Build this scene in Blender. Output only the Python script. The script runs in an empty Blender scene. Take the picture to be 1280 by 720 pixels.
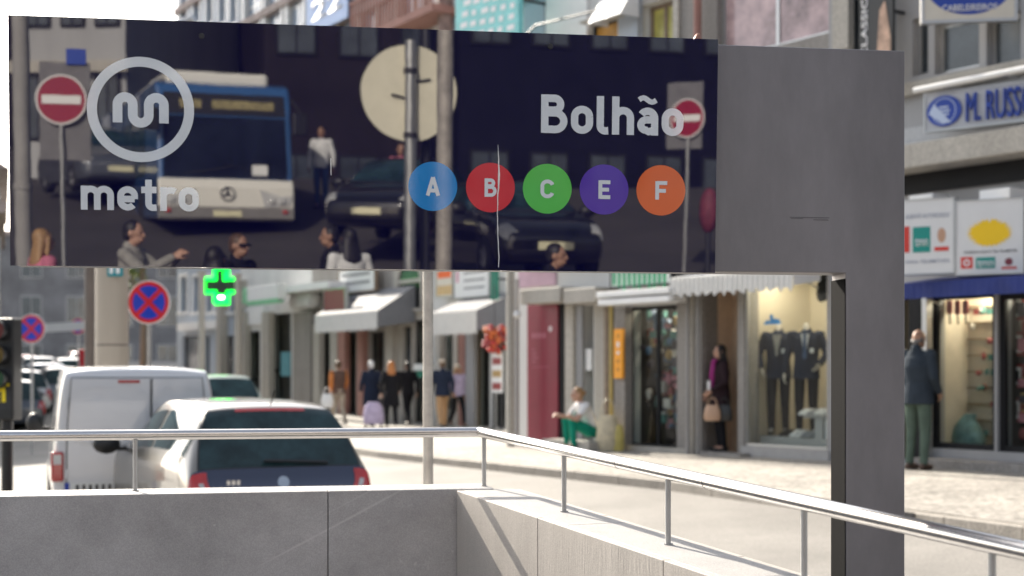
import bpy, bmesh, math, random
from mathutils import Vector, Matrix
random.seed(4)
PI = math.pi
S = bpy.context.scene
COL = S.collection
R_ = math.radians

# ------------------------------------------------------------------ camera, sky, sun, exposure
EYE = 1.75; F = 1800.0; YH = 465.0          # eye height, focal length in photo pixels, horizon row
cd = bpy.data.cameras.new('camera'); cam = bpy.data.objects.new('camera', cd); COL.objects.link(cam)
cam.location = (0, 0, EYE); cam.rotation_euler = (PI/2, 0, 0)
cd.sensor_width = 36; cd.lens = F/1280*36; cd.shift_y = (YH-360)/1280
cd.clip_start = .05; cd.clip_end = 3000
cd.dof.use_dof = True; cd.dof.focus_distance = 4.9; cd.dof.aperture_fstop = 2.6; cd.dof.aperture_blades = 9
S.camera = cam
SUN_AZ, SUN_EL = R_(-31), R_(28)
W = bpy.data.worlds.new('World'); S.world = W; W.use_nodes = True
sky = W.node_tree.nodes.new('ShaderNodeTexSky'); sky.sky_type = 'NISHITA'; sky.sun_disc = False
sky.sun_elevation = SUN_EL; sky.sun_rotation = SUN_AZ; sky.dust_density = 2.5; sky.air_density = 1.0; sky.ozone_density = .6
bgn = W.node_tree.nodes['Background']; bgn.inputs[1].default_value = .116
hs = W.node_tree.nodes.new('ShaderNodeHueSaturation'); hs.inputs['Saturation'].default_value = .5
W.node_tree.links.new(sky.outputs[0], hs.inputs['Color']); W.node_tree.links.new(hs.outputs[0], bgn.inputs[0])
sl = bpy.data.lights.new('sun', 'SUN'); so = bpy.data.objects.new('sun', sl); COL.objects.link(so)
sl.energy = 4.9; sl.angle = R_(.5); sl.color = (1, .91, .78)
TOSUN = Vector((math.sin(SUN_AZ)*math.cos(SUN_EL), math.cos(SUN_AZ)*math.cos(SUN_EL), math.sin(SUN_EL)))
so.rotation_euler = TOSUN.to_track_quat('Z', 'Y').to_euler(); so.location = (-10, 20, 30)
S.view_settings.view_transform = 'Standard'; S.view_settings.look = 'None'
S.view_settings.exposure = 1.45; S.view_settings.gamma = 1

# ------------------------------------------------------------------ helpers
def srgb(r, g, b):
    f = lambda c: (c/255/12.92) if c/255 <= .04045 else ((c/255+.055)/1.055)**2.4
    return (f(r), f(g), f(b))
def P(x, y, D):                       # photo pixel at depth D -> world
    return Vector(((x-640)/F*D, D, EYE-(y-YH)/F*D))

MATS = {}
def mat(name, col, rough=.6, metal=0., var=.12, scale=4., bump=0., bscale=60., spec=.5, ior=None, coat=0., emit=0., streak=False, ecol=None):
    if name in MATS: return MATS[name]
    m = bpy.data.materials.new(name); m.use_nodes = True; nt = m.node_tree; N = nt.nodes; L = nt.links
    b = N['Principled BSDF']
    b.inputs['Roughness'].default_value = rough; b.inputs['Metallic'].default_value = metal
    b.inputs['Specular IOR Level'].default_value = spec
    if ior: b.inputs['IOR'].default_value = ior
    b.inputs['Coat Weight'].default_value = coat; b.inputs['Coat Roughness'].default_value = .04
    tc = N.new('ShaderNodeTexCoord'); src = tc.outputs['Object']
    if streak:
        mp = N.new('ShaderNodeMapping'); mp.inputs['Scale'].default_value = streak if isinstance(streak, tuple) else (1, 1, .12)
        L.new(src, mp.inputs[0]); src2 = mp.outputs[0]
    else: src2 = src
    if var > 0:
        n = N.new('ShaderNodeTexNoise'); n.inputs['Scale'].default_value = scale; n.inputs['Detail'].default_value = 8; n.inputs['Roughness'].default_value = .65
        L.new(src2, n.inputs['Vector'])
        r = N.new('ShaderNodeValToRGB'); r.color_ramp.elements[0].position = .3; r.color_ramp.elements[1].position = .72
        r.color_ramp.elements[0].color = tuple(max(0, c*(1-var)) for c in col)+(1,)
        r.color_ramp.elements[1].color = tuple(min(1, c*(1+var)) for c in col)+(1,)
        L.new(n.outputs[0], r.inputs[0]); L.new(r.outputs[0], b.inputs['Base Color'])
    else: b.inputs['Base Color'].default_value = tuple(col)+(1,)
    if bump:
        n2 = N.new('ShaderNodeTexNoise'); n2.inputs['Scale'].default_value = bscale; n2.inputs['Detail'].default_value = 4
        L.new(src2, n2.inputs['Vector'])
        bp = N.new('ShaderNodeBump'); bp.inputs['Strength'].default_value = bump; bp.inputs['Distance'].default_value = .01
        L.new(n2.outputs[0], bp.inputs['Height']); L.new(bp.outputs[0], b.inputs['Normal'])
    if emit:
        b.inputs['Emission Color'].default_value = tuple(ecol or col)+(1,); b.inputs['Emission Strength'].default_value = emit
    MATS[name] = m
    return m
def speckle(m, amount=.35, scale=170, thr=(.42, .62)):
    """stone grain: multiply the base colour by a fine noise"""
    nt = m.node_tree; N = nt.nodes; L = nt.links; b = N['Principled BSDF']
    old = b.inputs['Base Color'].links[0].from_socket
    tc = N.new('ShaderNodeTexCoord'); n = N.new('ShaderNodeTexNoise'); n.inputs['Scale'].default_value = scale; n.inputs['Detail'].default_value = 3
    L.new(tc.outputs['Object'], n.inputs['Vector'])
    r = N.new('ShaderNodeValToRGB'); r.color_ramp.elements[0].position = thr[0]; r.color_ramp.elements[1].position = thr[1]
    r.color_ramp.elements[0].color = (1-amount,)*3+(1,); r.color_ramp.elements[1].color = (1, 1, 1, 1)
    L.new(n.outputs[0], r.inputs[0])
    mx = N.new('ShaderNodeMix'); mx.data_type = 'RGBA'; mx.blend_type = 'MULTIPLY'; mx.inputs[0].default_value = 1
    L.new(old, mx.inputs[6]); L.new(r.outputs[0], mx.inputs[7]); L.new(mx.outputs[2], b.inputs['Base Color'])
    return m
def scratches(m, col):
    """long faint pale scratches and a few white flecks"""
    nt = m.node_tree; N = nt.nodes; L = nt.links; b = N['Principled BSDF']; old = b.inputs['Base Color'].links[0].from_socket
    tc = N.new('ShaderNodeTexCoord')
    for (rot, sc, sz, lo, hi) in (((0, R_(-27), 0), (2.5, 1, .06), 1.6, .69, .75), ((0, 0, 0), (1, 1, 1), 22, .735, .76)):
        mp = N.new('ShaderNodeMapping'); mp.vector_type = 'TEXTURE'; mp.inputs['Rotation'].default_value = rot; mp.inputs['Scale'].default_value = sc; L.new(tc.outputs['Object'], mp.inputs[0])
        n = N.new('ShaderNodeTexNoise'); n.inputs['Scale'].default_value = sz; n.inputs['Detail'].default_value = 2; L.new(mp.outputs[0], n.inputs['Vector'])
        r = N.new('ShaderNodeMapRange'); r.inputs[1].default_value = lo; r.inputs[2].default_value = hi; r.inputs[4].default_value = .6; L.new(n.outputs[0], r.inputs[0])
        mx = N.new('ShaderNodeMix'); mx.data_type = 'RGBA'; mx.inputs[7].default_value = tuple(col)+(1,)
        L.new(r.outputs[0], mx.inputs[0]); L.new(old, mx.inputs[6]); old = mx.outputs[2]
    L.new(old, b.inputs['Base Color']); return m
def glass(name, tint=(1, 1, 1), refl=1.5, rough=.0):
    if name in MATS: return MATS[name]
    m = bpy.data.materials.new(name); m.use_nodes = True; N = m.node_tree.nodes; L = m.node_tree.links
    N.remove(N['Principled BSDF'])
    t = N.new('ShaderNodeBsdfTransparent'); t.inputs[0].default_value = tuple(tint)+(1,)
    g = N.new('ShaderNodeBsdfGlossy'); g.inputs['Roughness'].default_value = rough; g.inputs[0].default_value = (1, 1, 1, 1)
    f = N.new('ShaderNodeFresnel'); f.inputs[0].default_value = refl
    mx = N.new('ShaderNodeMixShader'); ge = N.new('ShaderNodeNewGeometry'); iv = N.new('ShaderNodeMath'); iv.operation = 'SUBTRACT'; iv.inputs[0].default_value = 1; L.new(ge.outputs['Backfacing'], iv.inputs[1]); ml = N.new('ShaderNodeMath'); ml.operation = 'MULTIPLY'; L.new(f.outputs[0], ml.inputs[0]); L.new(iv.outputs[0], ml.inputs[1]); L.new(ml.outputs[0], mx.inputs[0]); L.new(t.outputs[0], mx.inputs[1]); L.new(g.outputs[0], mx.inputs[2])
    L.new(mx.outputs[0], N['Material Output'].inputs[0]); MATS[name] = m
    return m

class MB:
    def __init__(s): s.v = []; s.f = []
    def add(s, vs, fs):
        o = len(s.v); s.v += [tuple(v) for v in vs]; s.f += [tuple(i+o for i in f) for f in fs]; return s
    def box(s, x0, x1, y0, y1, z0, z1):
        if x0 > x1: x0, x1 = x1, x0
        if y0 > y1: y0, y1 = y1, y0
        if z0 > z1: z0, z1 = z1, z0
        vs = [(x, y, z) for z in (z0, z1) for y in (y0, y1) for x in (x0, x1)]
        return s.add(vs, [(0, 2, 3, 1), (4, 5, 7, 6), (0, 1, 5, 4), (2, 6, 7, 3), (0, 4, 6, 2), (1, 3, 7, 5)])
    def obox(s, c, ax, hx, ay, hy, az, hz):
        c, ax, ay, az = map(Vector, (c, ax, ay, az)); ax = ax*hx; ay = ay*hy; az = az*hz
        vs = [c+ax*i+ay*j+az*k for k in (-1, 1) for j in (-1, 1) for i in (-1, 1)]
        return s.add(vs, [(0, 2, 3, 1), (4, 5, 7, 6), (0, 1, 5, 4), (2, 6, 7, 3), (0, 4, 6, 2), (1, 3, 7, 5)])
    def cyl(s, p0, p1, r0, r1=None, n=16, cap=True):
        if r1 is None: r1 = r0
        p0 = Vector(p0); p1 = Vector(p1); d = (p1-p0).normalized()
        a = d.orthogonal().normalized(); b = d.cross(a)
        vs = []
        for p, r in ((p0, r0), (p1, r1)):
            vs += [p+(a*math.cos(t)+b*math.sin(t))*r for t in (2*PI*i/n for i in range(n))]
        fs = [(i, (i+1) % n, n+(i+1) % n, n+i) for i in range(n)]
        if cap: fs += [tuple(range(n-1, -1, -1)), tuple(range(n, 2*n))]
        return s.add(vs, fs)
    def tube(s, pts, r, n=12, cap=True):
        pts = [Vector(p) for p in pts]; vs = []; rr = r if isinstance(r, (list, tuple)) else [r]*len(pts)
        a = None
        for i, p in enumerate(pts):
            d0 = (p-pts[i-1]).normalized() if i else None
            d1 = (pts[i+1]-p).normalized() if i < len(pts)-1 else None
            d = ((d0 or d1)+(d1 or d0)).normalized()
            k = 1/max(.5, d.dot(d0 or d1))
            if a is None: a = d.orthogonal().normalized()
            a = (a-d*a.dot(d)).normalized(); b = d.cross(a)
            vs += [p+(a*math.cos(t)+b*math.sin(t))*rr[i]*(1 if k < 1.01 else (1+k)/2) for t in (2*PI*j/n for j in range(n))]
        fs = []
        for i in range(len(pts)-1):
            for j in range(n):
                fs.append((i*n+j, i*n+(j+1) % n, (i+1)*n+(j+1) % n, (i+1)*n+j))
        if cap: fs += [tuple(range(n-1, -1, -1)), tuple((len(pts)-1)*n+j for j in range(n))]
        return s.add(vs, fs)
    def capsule(s, p0, p1, r0, r1, n=10):
        p0 = Vector(p0); p1 = Vector(p1); d = p1-p0
        d = d.normalized() if d.length > 1e-6 else Vector((0, 0, 1))
        pts = []; rs = []
        for k in (80, 50, 20): pts.append(p0-d*r0*math.sin(R_(k))); rs.append(r0*math.cos(R_(k)))
        for k in (20, 50, 80): pts.append(p1+d*r1*math.sin(R_(k))); rs.append(r1*math.cos(R_(k)))
        return s.tube(pts, rs, n)
    def loft(s, rings, n=16):                 # rings: (centre, rx, ry), horizontal ellipses, closed
        vs = []
        for c, rx, ry in rings:
            vs += [(c[0]+rx*math.cos(t), c[1]+ry*math.sin(t), c[2]) for t in (2*PI*j/n for j in range(n))]
        fs = []
        for i in range(len(rings)-1):
            for j in range(n): fs.append((i*n+j, i*n+(j+1) % n, (i+1)*n+(j+1) % n, (i+1)*n+j))
        fs += [tuple(range(n-1, -1, -1)), tuple((len(rings)-1)*n+j for j in range(n))]
        return s.add(vs, fs)
    def ell(s, c, rx, ry, rz, n=14, m=8):
        rings = [((c[0], c[1], c[2]+rz*math.sin(t)), rx*math.cos(t), ry*math.cos(t)) for t in (-PI/2*.97+PI*.97*i/m for i in range(m+1))]
        return s.loft(rings, n)
    def prism(s, poly, o, ax, ay, az, h):     # 2-D polygon in (ax, ay) at o, extruded by h along az
        o, ax, ay, az = map(Vector, (o, ax, ay, az)); n = len(poly)
        vs = [o+ax*p[0]+ay*p[1] for p in poly]+[o+ax*p[0]+ay*p[1]+az*h for p in poly]
        fs = [tuple(range(n-1, -1, -1)), tuple(range(n, 2*n))]+[(i, (i+1) % n, n+(i+1) % n, n+i) for i in range(n)]
        return s.add(vs, fs)
    def ring(s, o, ax, ay, az, r0, r1, h, n=48):
        o, ax, ay, az = map(Vector, (o, ax, ay, az)); vs = []
        for z in (0, h):
            for r in (r0, r1):
                vs += [o+ax*math.cos(t)*r+ay*math.sin(t)*r+az*z for t in (2*PI*i/n for i in range(n))]
        fs = []
        for i in range(n):
            j = (i+1) % n
            fs += [(i, j, n+j, n+i), (2*n+i, 3*n+i, 3*n+j, 2*n+j), (n+i, n+j, 3*n+j, 3*n+i), (i, 2*n+i, 2*n+j, j)]
        return s.add(vs, fs)
    def mesh(s, name):
        me = bpy.data.meshes.new(name); me.from_pydata(s.v, [], s.f); me.update()
        bm = bmesh.new(); bm.from_mesh(me); bmesh.ops.recalc_face_normals(bm, faces=bm.faces); bm.to_mesh(me); bm.free()
        return me
    def build(s, name, m, parent=None, smooth=False, bevel=0):
        me = s.mesh(name)
        o = link(name, me, m, parent)
        if smooth: shade(me)
        if bevel:
            b = o.modifiers.new('bevel', 'BEVEL'); b.width = bevel; b.segments = 2; b.limit_method = 'ANGLE'; b.angle_limit = R_(40)
        return o
def shade(me, ang=40):
    me.polygons.foreach_set('use_smooth', [True]*len(me.polygons))
    try: me.set_sharp_from_angle(angle=R_(ang))
    except Exception: pass
def link(name, me, m, parent=None):
    o = bpy.data.objects.new(name, me); COL.objects.link(o)
    if m is not None and not me.materials: me.materials.append(m)
    if parent: o.parent = parent
    return o
def tag(o, label=None, cat=None, group=None, kind=None):
    for k, v in (('label', label), ('category', cat), ('group', group), ('kind', kind)):
        if v: o[k] = v
    return o
def empty(name, loc=(0, 0, 0), rz=0, label=None, cat=None, group=None):
    o = bpy.data.objects.new(name, None); COL.objects.link(o); o.empty_display_size = .2
    o.location = loc; o.rotation_euler = (0, 0, rz)
    return tag(o, label, cat, group)
def text(txt, name, m, parent, o, ax, ay, az, w, h, depth=.004, bold=.0, tall=None):
    """outline lettering fitted into a w x h box whose lower left corner is o"""
    c = bpy.data.curves.new('t', 'FONT'); c.body = txt; c.size = 1; c.extrude = 0; c.offset = bold; c.resolution_u = 4
    to = bpy.data.objects.new('t', c); COL.objects.link(to)
    bpy.context.view_layer.update()
    dg = bpy.context.evaluated_depsgraph_get(); me0 = bpy.data.meshes.new_from_object(to.evaluated_get(dg))
    bpy.data.objects.remove(to); bpy.data.curves.remove(c)
    xs = [v.co.x for v in me0.vertices]; ys = [v.co.y for v in me0.vertices]
    x0, x1, y0, y1 = min(xs), max(xs), min(ys), max(ys)
    o, ax, ay, az = map(Vector, (o, ax, ay, az))
    bm = bmesh.new(); bm.from_mesh(me0); bpy.data.meshes.remove(me0)
    g = bmesh.ops.extrude_face_region(bm, geom=list(bm.faces))
    for e in g['geom']:
        if isinstance(e, bmesh.types.BMVert): e.co.z = 1
    for v in bm.verts:
        v.co = o+ax*((v.co.x-x0)/(x1-x0)*w)+ay*((v.co.y-y0)/(y1-y0)*h)+az*(depth*v.co.z)
    bmesh.ops.recalc_face_normals(bm, faces=bm.faces)
    me = bpy.data.meshes.new(name); bm.to_mesh(me); bm.free()
    return link(name, me, m, parent)
def stroke(pts, w):                       # centre line -> closed outline polygon pieces (list of quads)
    L_, R2 = [], []
    for i, p in enumerate(pts):
        a = pts[max(0, i-1)]; b = pts[min(len(pts)-1, i+1)]
        dx, dy = b[0]-a[0], b[1]-a[1]; l = math.hypot(dx, dy) or 1
        nx, ny = -dy/l*w/2, dx/l*w/2
        L_.append((p[0]+nx, p[1]+ny)); R2.append((p[0]-nx, p[1]-ny))
    return L_+R2[::-1]
def ribbon(mb, pts, w, o, ax, ay, az, h):
    pol = stroke(pts, w); n = len(pts); o, ax, ay, az = map(Vector, (o, ax, ay, az))
    L_, R2 = pol[:n], pol[n:][::-1]
    vs = []
    for z in (0, h):
        vs += [o+ax*p[0]+ay*p[1]+az*z for p in L_]+[o+ax*p[0]+ay*p[1]+az*z for p in R2]
    fs = []
    for i in range(n-1):
        fs += [(i, i+1, n+i+1, n+i), (2*n+i, 3*n+i, 3*n+i+1, 2*n+i+1), (i, 2*n+i, 2*n+i+1, i+1), (n+i, n+i+1, 3*n+i+1, 3*n+i)]
    fs += [(0, n, 3*n, 2*n), (n-1, 3*n-1, 4*n-1, 2*n-1)]
    mb.add(vs, fs)
def arc(cx, cy, r, a0, a1, n=14):
    return [(cx+r*math.cos(R_(a0+(a1-a0)*i/n)), cy+r*math.sin(R_(a0+(a1-a0)*i/n))) for i in range(n+1)]

def glyph(ch):
    """centre-line strokes of a rounded technical sans; cap height 1, x height .73"""
    w = .19; h = w/2; X = .73
    if ch == 'm':
        a = [(h, 0), (h, X)]
        def hump(x0, x1): r = (x1-x0)/2; return [(x0, X-h-r*.9)]+arc((x0+x1)/2, X-h-r, r, 170, 0, 12)+[(x1, 0)]
        return [a, hump(h, .45), hump(.45, .81)], .905
    if ch == 'h':
        return [[(h, 0), (h, 1.0)], [(h, X-h-.17)]+arc(h+.19, X-h-.19, .19, 170, 0, 12)+[(h+.38, 0)]], .38+w
    if ch == 'r':
        return [[(h, 0), (h, X)], arc(h+.2, X-h-.2, .2, 175, 52, 10)], .42
    if ch == 'o':
        return [arc(.19+h, X-h-.19, .19, 0, 180)+arc(.19+h, h+.19, .19, 180, 360)+[(.38+h, X-h-.19)]], .38+w
    if ch == 'e':
        return [[(.38+h, X/2-.02), (h, X/2-.02)], [(.38+h, X/2-.02), (.38+h, X-h-.19)]+arc(.19+h, X-h-.19, .19, 0, 180)+arc(.19+h, h+.19, .19, 180, 322)], .38+w
    if ch == 'a':
        return [arc(.17+h, X-h-.18, .18, 150, 0)+[(.35+h, 0)], [(.35+h, X/2+.045), (.22, X/2+.045)]+arc(h+.13, X/2+.045-.14, .135, 90, 270)+[(.28, h), (.35+h, .14)]], .35+w
    if ch == 't':
        return [[(.2, .95), (.2, .22)]+arc(.33, .22, .13, 180, 275, 8)+[(.42, h)], [(0, X-h), (.42, X-h)]], .43
    if ch == 'l':
        return [[(h, 1.0), (h, .22)]+arc(h+.13, .22, .13, 180, 275, 8)+[(.3, h)]], .31
    if ch == 'B':
        return [[(h, 0), (h, 1)], [(h, 1-h), (.34, 1-h)]+arc(.34, .75, .155, 90, -90)+[(h, .52+.075)], [(h, .53), (.36, .53)]+arc(.36, .53-.2175, .2175, 90, -90)+[(h, h)]], .36+.2175+h
    if ch == 'A':
        return [[(.09, 0), (.345, 1.0)], [(.60, 0), (.345, 1.0)], [(.17, .28), (.52, .28)]], .69
    if ch == 'C':
        return [arc(.25+h, 1-h-.245, .245, 15, 180)+arc(.25+h, h+.245, .245, 180, 345)], .5+w
    if ch == 'E':
        return [[(h, 0), (h, 1)], [(h, 1-h), (.56, 1-h)], [(h, .5), (.5, .5)], [(h, h), (.56, h)]], .56
    if ch == 'F':
        return [[(h, 0), (h, 1)], [(h, 1-h), (.56, 1-h)], [(h, .48), (.5, .48)]], .56
def dtext(txt, name, m, parent, o, ax, ay, az, w, h, depth=.0012, tilde=None, sw=.19, top=1.0):
    o, ax, ay, az = map(Vector, (o, ax, ay, az)); mb = MB(); x = 0; items = []
    for ch in txt:
        st, adv = glyph('a' if ch == '\u00e3' else ch); items.append((x, st, ch, adv)); x += adv+.085
    tot = x-.085; kx = w/tot; ky = h/top
    for x0, st, ch, adv in items:
        if ch == '\u00e3': st = st+[[(.04+.055*i, .93+.055*math.sin(2*PI*i/8)) for i in range(9)]]
        for q, s_ in enumerate(st):
            ww = sw*(.7 if (ch == '\u00e3' and q == len(st)-1) else 1)
            ribbon(mb, [((x0+a)*kx, b*ky) for a, b in s_], ww*(kx+ky)/2, o+az*(.00012*q), ax, ay, az, depth)
    return mb.build(name, m, parent)
def copy_tree(o, parent=None):
    c = o.copy(); COL.objects.link(c)
    if parent: c.parent = parent
    for ch in list(o.children): copy_tree(ch, c)
    return c

# ------------------------------------------------------------------ materials
granite = scratches(speckle(mat('granite', (.40, .392, .398), .65, var=.2, scale=3.2, bump=.12, bscale=150), .22, 330), (.52, .51, .51))
granite_sawn = speckle(mat('granite_sawn', (.42, .385, .35), .6, var=.11, scale=6, bump=.15, bscale=120, streak=(1, 1, .1)), .2, 230)
coping_m = speckle(mat('coping_granite', (.34, .33, .32), .6, var=.14, scale=3, bump=.15, bscale=150), .25, 190)
steel = mat('brushed_steel', (.62, .61, .6), .2, 1, var=.06, scale=30)
steel_dull = mat('galvanised_steel', (.42, .42, .42), .42, .8, var=.15, scale=9)
grey_metal = mat('grey_coated_metal', (.205, .192, .198), .42, .25, var=.26, scale=2.6, bump=.05, bscale=14, streak=(1, 1, .35))
dark_metal = mat('dark_metal', (.035, .035, .04), .45, .3, var=.2)
black = mat('black_plastic', (.015, .015, .016), .45, var=.2)
white_p = mat('white_paint', (.78, .78, .77), .4, var=.04)
asphalt = speckle(mat('asphalt', (.225, .213, .197), .85, var=.24, scale=.55, bump=.3, bscale=70), .28, 45, (.35, .65))
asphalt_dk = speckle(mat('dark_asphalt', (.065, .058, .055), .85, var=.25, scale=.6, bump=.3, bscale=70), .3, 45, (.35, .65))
calcada = speckle(speckle(mat('limestone_paving', (.36, .335, .30), .8, var=.2, scale=.8, bump=.6, bscale=22), .45, 16, (.36, .56)), .3, 4, (.3, .6))
kerb_m = speckle(mat('kerb_granite', (.30, .275, .24), .75, var=.2, scale=4, bump=.3, bscale=50), .35, 60)
concrete = mat('concrete', (.30, .29, .28), .8, var=.18, scale=1.5, bump=.2, bscale=40)
stone_c = speckle(mat('pale_stone', (.46, .43, .38), .75, var=.18, scale=1.8, bump=.3, bscale=30, streak=True), .2, 30)
stone_g = speckle(mat('grey_stone', (.30, .28, .26), .75, var=.2, scale=2, bump=.3, bscale=30, streak=True), .25, 30)
wall_blue = mat('pale_blue_render', (.42, .47, .54), .8, var=.1, scale=1.1, streak=True)
wall_white = mat('white_render', (.62, .62, .60), .8, var=.1, scale=1.1, streak=True)
wall_grey = mat('grey_render', (.33, .33, .335), .8, var=.14, scale=1.2, streak=True)
wall_tan = mat('tan_stone', (.40, .30, .21), .7, var=.16, scale=2.5, bump=.1)
wall_brown = mat('brown_render', (.33, .17, .14), .8, var=.15, scale=2)
frame_al = mat('aluminium_frame', (.5, .5, .5), .35, .7, var=.05)
frame_dk = mat('dark_frame', (.018, .018, .02), .55, 0, var=.1, spec=.15)
frame_wd = mat('wooden_frame', (.22, .16, .11), .6, var=.25, scale=8)
room_m = mat('shop_interior_cream', (.60, .54, .43), .8, var=.06, scale=2)
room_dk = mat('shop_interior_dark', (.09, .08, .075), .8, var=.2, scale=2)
win_glass = glass('window_glass', (.9, .93, .92), 1.3)
pane_dark = mat('dark_window_pane', (.05, .06, .07), .22, var=.5, scale=1.2, spec=.8)
pane_light = mat('bright_window_pane', (.28, .33, .40), .05, var=.4, scale=1.5, spec=.8)
lamp_warm = mat('lit_shop_lamp', (1, .85, .6), .5, var=0, emit=22, ecol=(1, .88, .68))
roof_t = mat('grey_roof_tiles', (.33, .27, .25), .8, var=.35, scale=3)

# ------------------------------------------------------------------ the sign's mirror geometry (needed by the ground behind the camera)
SL = Vector(((16-640)/F*4.21, 4.21, 0)); SR = Vector(((1131-640)/F*4.61, 4.61, 0))
SU = (SR-SL).normalized(); SN = Vector((SU.y, -SU.x, 0))     # along the sign, and out of its face towards the viewer
SLEN = (SR-SL).length; SZ0, SZ1 = 2.065, 2.778
TILT = R_(2.78)
MN = (SN*math.cos(TILT)+Vector((0, 0, -math.sin(TILT)))).normalized()
MP = SL+SU*1.0+SN*.03+Vector((0, 0, 2.42))
def mirror(p): p = Vector(p); return p-2*(p-MP).dot(MN)*MN
def mdir(v):
    v = Vector((v[0], v[1], 0)); r = v-2*v.dot(SN)*SN; return r.normalized()
HP = ((0, .05), (9, .05), (12.8, .50), (20, 1.0), (27.5, 1.93), (31.5, 2.65), (40, 3.6), (60, 6.0), (5000, 6.0))
def hill(D):
    for (a, za), (b, zb) in zip(HP, HP[1:]):
        if D <= b: return za+(zb-za)*max(0, D-a)/(b-a)
    return 6.0
def terrain(x, y):
    if y < 1.2:
        D = mirror((x, y, 1)).y
        z = hill(D)
        return z
    n = .838*x+.545*y; s = -.545*x+.838*y
    return min(.4, max(0, .06*(n-5.5)))-.01*(min(60, max(7, s))-14)*min(1, max(0, (y-3)/8))+min(2.4, .05*max(0, y-40))
def RF(x, D, y=300):                    # what the sign shows at photo column x, D metres along the light path
    p = mirror(P(x, y, D)); return Vector((p.x, p.y, terrain(p.x, p.y)))

# ------------------------------------------------------------------ ground, pavement, kerb, stairwell
def coords(lo, hi, step, far):
    c = [lo]
    while c[-1] < hi: c.append(c[-1]+step)
    d = step
    while c[-1] < far: d *= 1.45; c.append(c[-1]+d)
    d = step
    while c[0] > -far: d *= 1.45; c.insert(0, c[0]-d)
    return c
WELL = [(-4.4, 5.50), (-.19, 6.2), (1.62, 2.2), (-4.4, 1.3)]
bm = bmesh.new()
xs = coords(-26, 26, 1.0, 900); ys = coords(-50, 60, 1.0, 900)
vv = [[bm.verts.new((x, y, terrain(x, y))) for x in xs] for y in ys]
for j in range(len(ys)-1):
    for i in range(len(xs)-1): bm.faces.new((vv[j][i], vv[j][i+1], vv[j+1][i+1], vv[j+1][i]))
for i in range(4):
    a = Vector(WELL[i]+(0,)); b = Vector(WELL[(i+1) % 4]+(0,)); d = b-a
    geo = list(bm.verts)+list(bm.edges)+list(bm.faces)
    bmesh.ops.bisect_plane(bm, geom=geo, plane_co=a, plane_no=Vector((d.y, -d.x, 0)))
def inwell(p):
    s = [(WELL[(i+1) % 4][0]-WELL[i][0])*(p.y-WELL[i][1])-(WELL[(i+1) % 4][1]-WELL[i][1])*(p.x-WELL[i][0]) for i in range(4)]
    return all(v < 0 for v in s) or all(v > 0 for v in s)
bmesh.ops.delete(bm, geom=[f for f in bm.faces if inwell(f.calc_center_median())], context='FACES')
bmesh.ops.bisect_plane(bm, geom=list(bm.verts)+list(bm.edges)+list(bm.faces), plane_co=(0, -2, 0), plane_no=(0, 1, 0))
bm2 = bm.copy()
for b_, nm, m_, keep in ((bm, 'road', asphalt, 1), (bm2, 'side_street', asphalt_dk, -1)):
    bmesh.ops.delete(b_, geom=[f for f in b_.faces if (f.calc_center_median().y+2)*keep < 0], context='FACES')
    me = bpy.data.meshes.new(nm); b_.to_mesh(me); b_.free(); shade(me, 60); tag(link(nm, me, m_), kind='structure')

def resample(pts, step):
    out = [Vector(pts[0])]
    for a, b in zip(pts, pts[1:]):
        a = Vector(a); b = Vector(b); n = max(1, round((b-a).length/step))
        out += [a+(b-a)*i/n for i in range(1, n+1)]
    return out
KERB = [(8.6, -2, 0), (6.0, 6.2, 0), (4.25, 12.0, 0), (1.85, 17.2, 0), (-2.3, 24.6, 0), (-8.5, 38, 0), (-18, 54, 0), (-40, 90, 0)]
kp = resample(KERB, 1.0)
vs, fs = [], []
NW = 18
for i, p in enumerate(kp):
    t = (kp[min(i+1, len(kp)-1)]-kp[max(0, i-1)]).normalized(); nrm = Vector((t.y, -t.x, 0))
    if nrm.x < 0: nrm = -nrm
    for j in range(NW+1):
        q = p+nrm*(.14+j/NW*15.0); vs.append((q.x, q.y, terrain(q.x, q.y)+.12))
for i in range(len(kp)-1):
    for j in range(NW):
        a = i*(NW+1)+j; fs.append((a, a+1, a+NW+2, a+NW+1))
pv = MB().add(vs, fs).build('pavement', calcada, smooth=True); tag(pv, kind='structure')
kb = empty('kerb'); tag(kb, kind='structure')
for i in range(len(kp)-1):
    a, b = kp[i], kp[i+1]
    if a.y < 4 or a.y > 60: continue
    t = (b-a).normalized(); nrm = Vector((t.y, -t.x, 0))
    if nrm.x < 0: nrm = -nrm
    a2 = a+t*.006; b2 = b-t*.006
    za = terrain(a.x, a.y)+.124+random.uniform(-.004, .004); zb = terrain(b.x, b.y)+.124
    vs = []
    for p, z in ((a2, za), (b2, zb)):
        for off, zz in ((0.0, z-.3), (.012, z-.012), (.03, z), (.16, z), (.16, z-.3)): q = p+nrm*off; vs.append((q.x, q.y, zz))
    MB().add(vs, [(0, 1, 2, 3, 4), (5, 9, 8, 7, 6)]+[(k, k+5, (k+1) % 5+5, (k+1) % 5) for k in range(5)]).build('kerb_stone', kerb_m, kb)
# iron drain grate set in the kerb
gp = Vector((3.66, 13.27, 0)); gp.z = terrain(gp.x, gp.y)+.06
g = MB(); g.box(-.085, .085, -.02, .0, -.06, .062)
for dx in (-.035, .035): g.ring((dx, -.021, 0), (1, 0, 0), (0, 0, 1), (0, -1, 0), .012, .026, .006, 14)
o = g.build('kerb_plate', dark_metal); o.location = gp-Vector((.0, .0, 0)); o.rotation_euler.z = math.atan2(5.2, -2.4)+PI; tag(o, 'small iron plate with two ring holes let into the kerb by the sign post', 'drain plate')

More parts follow.
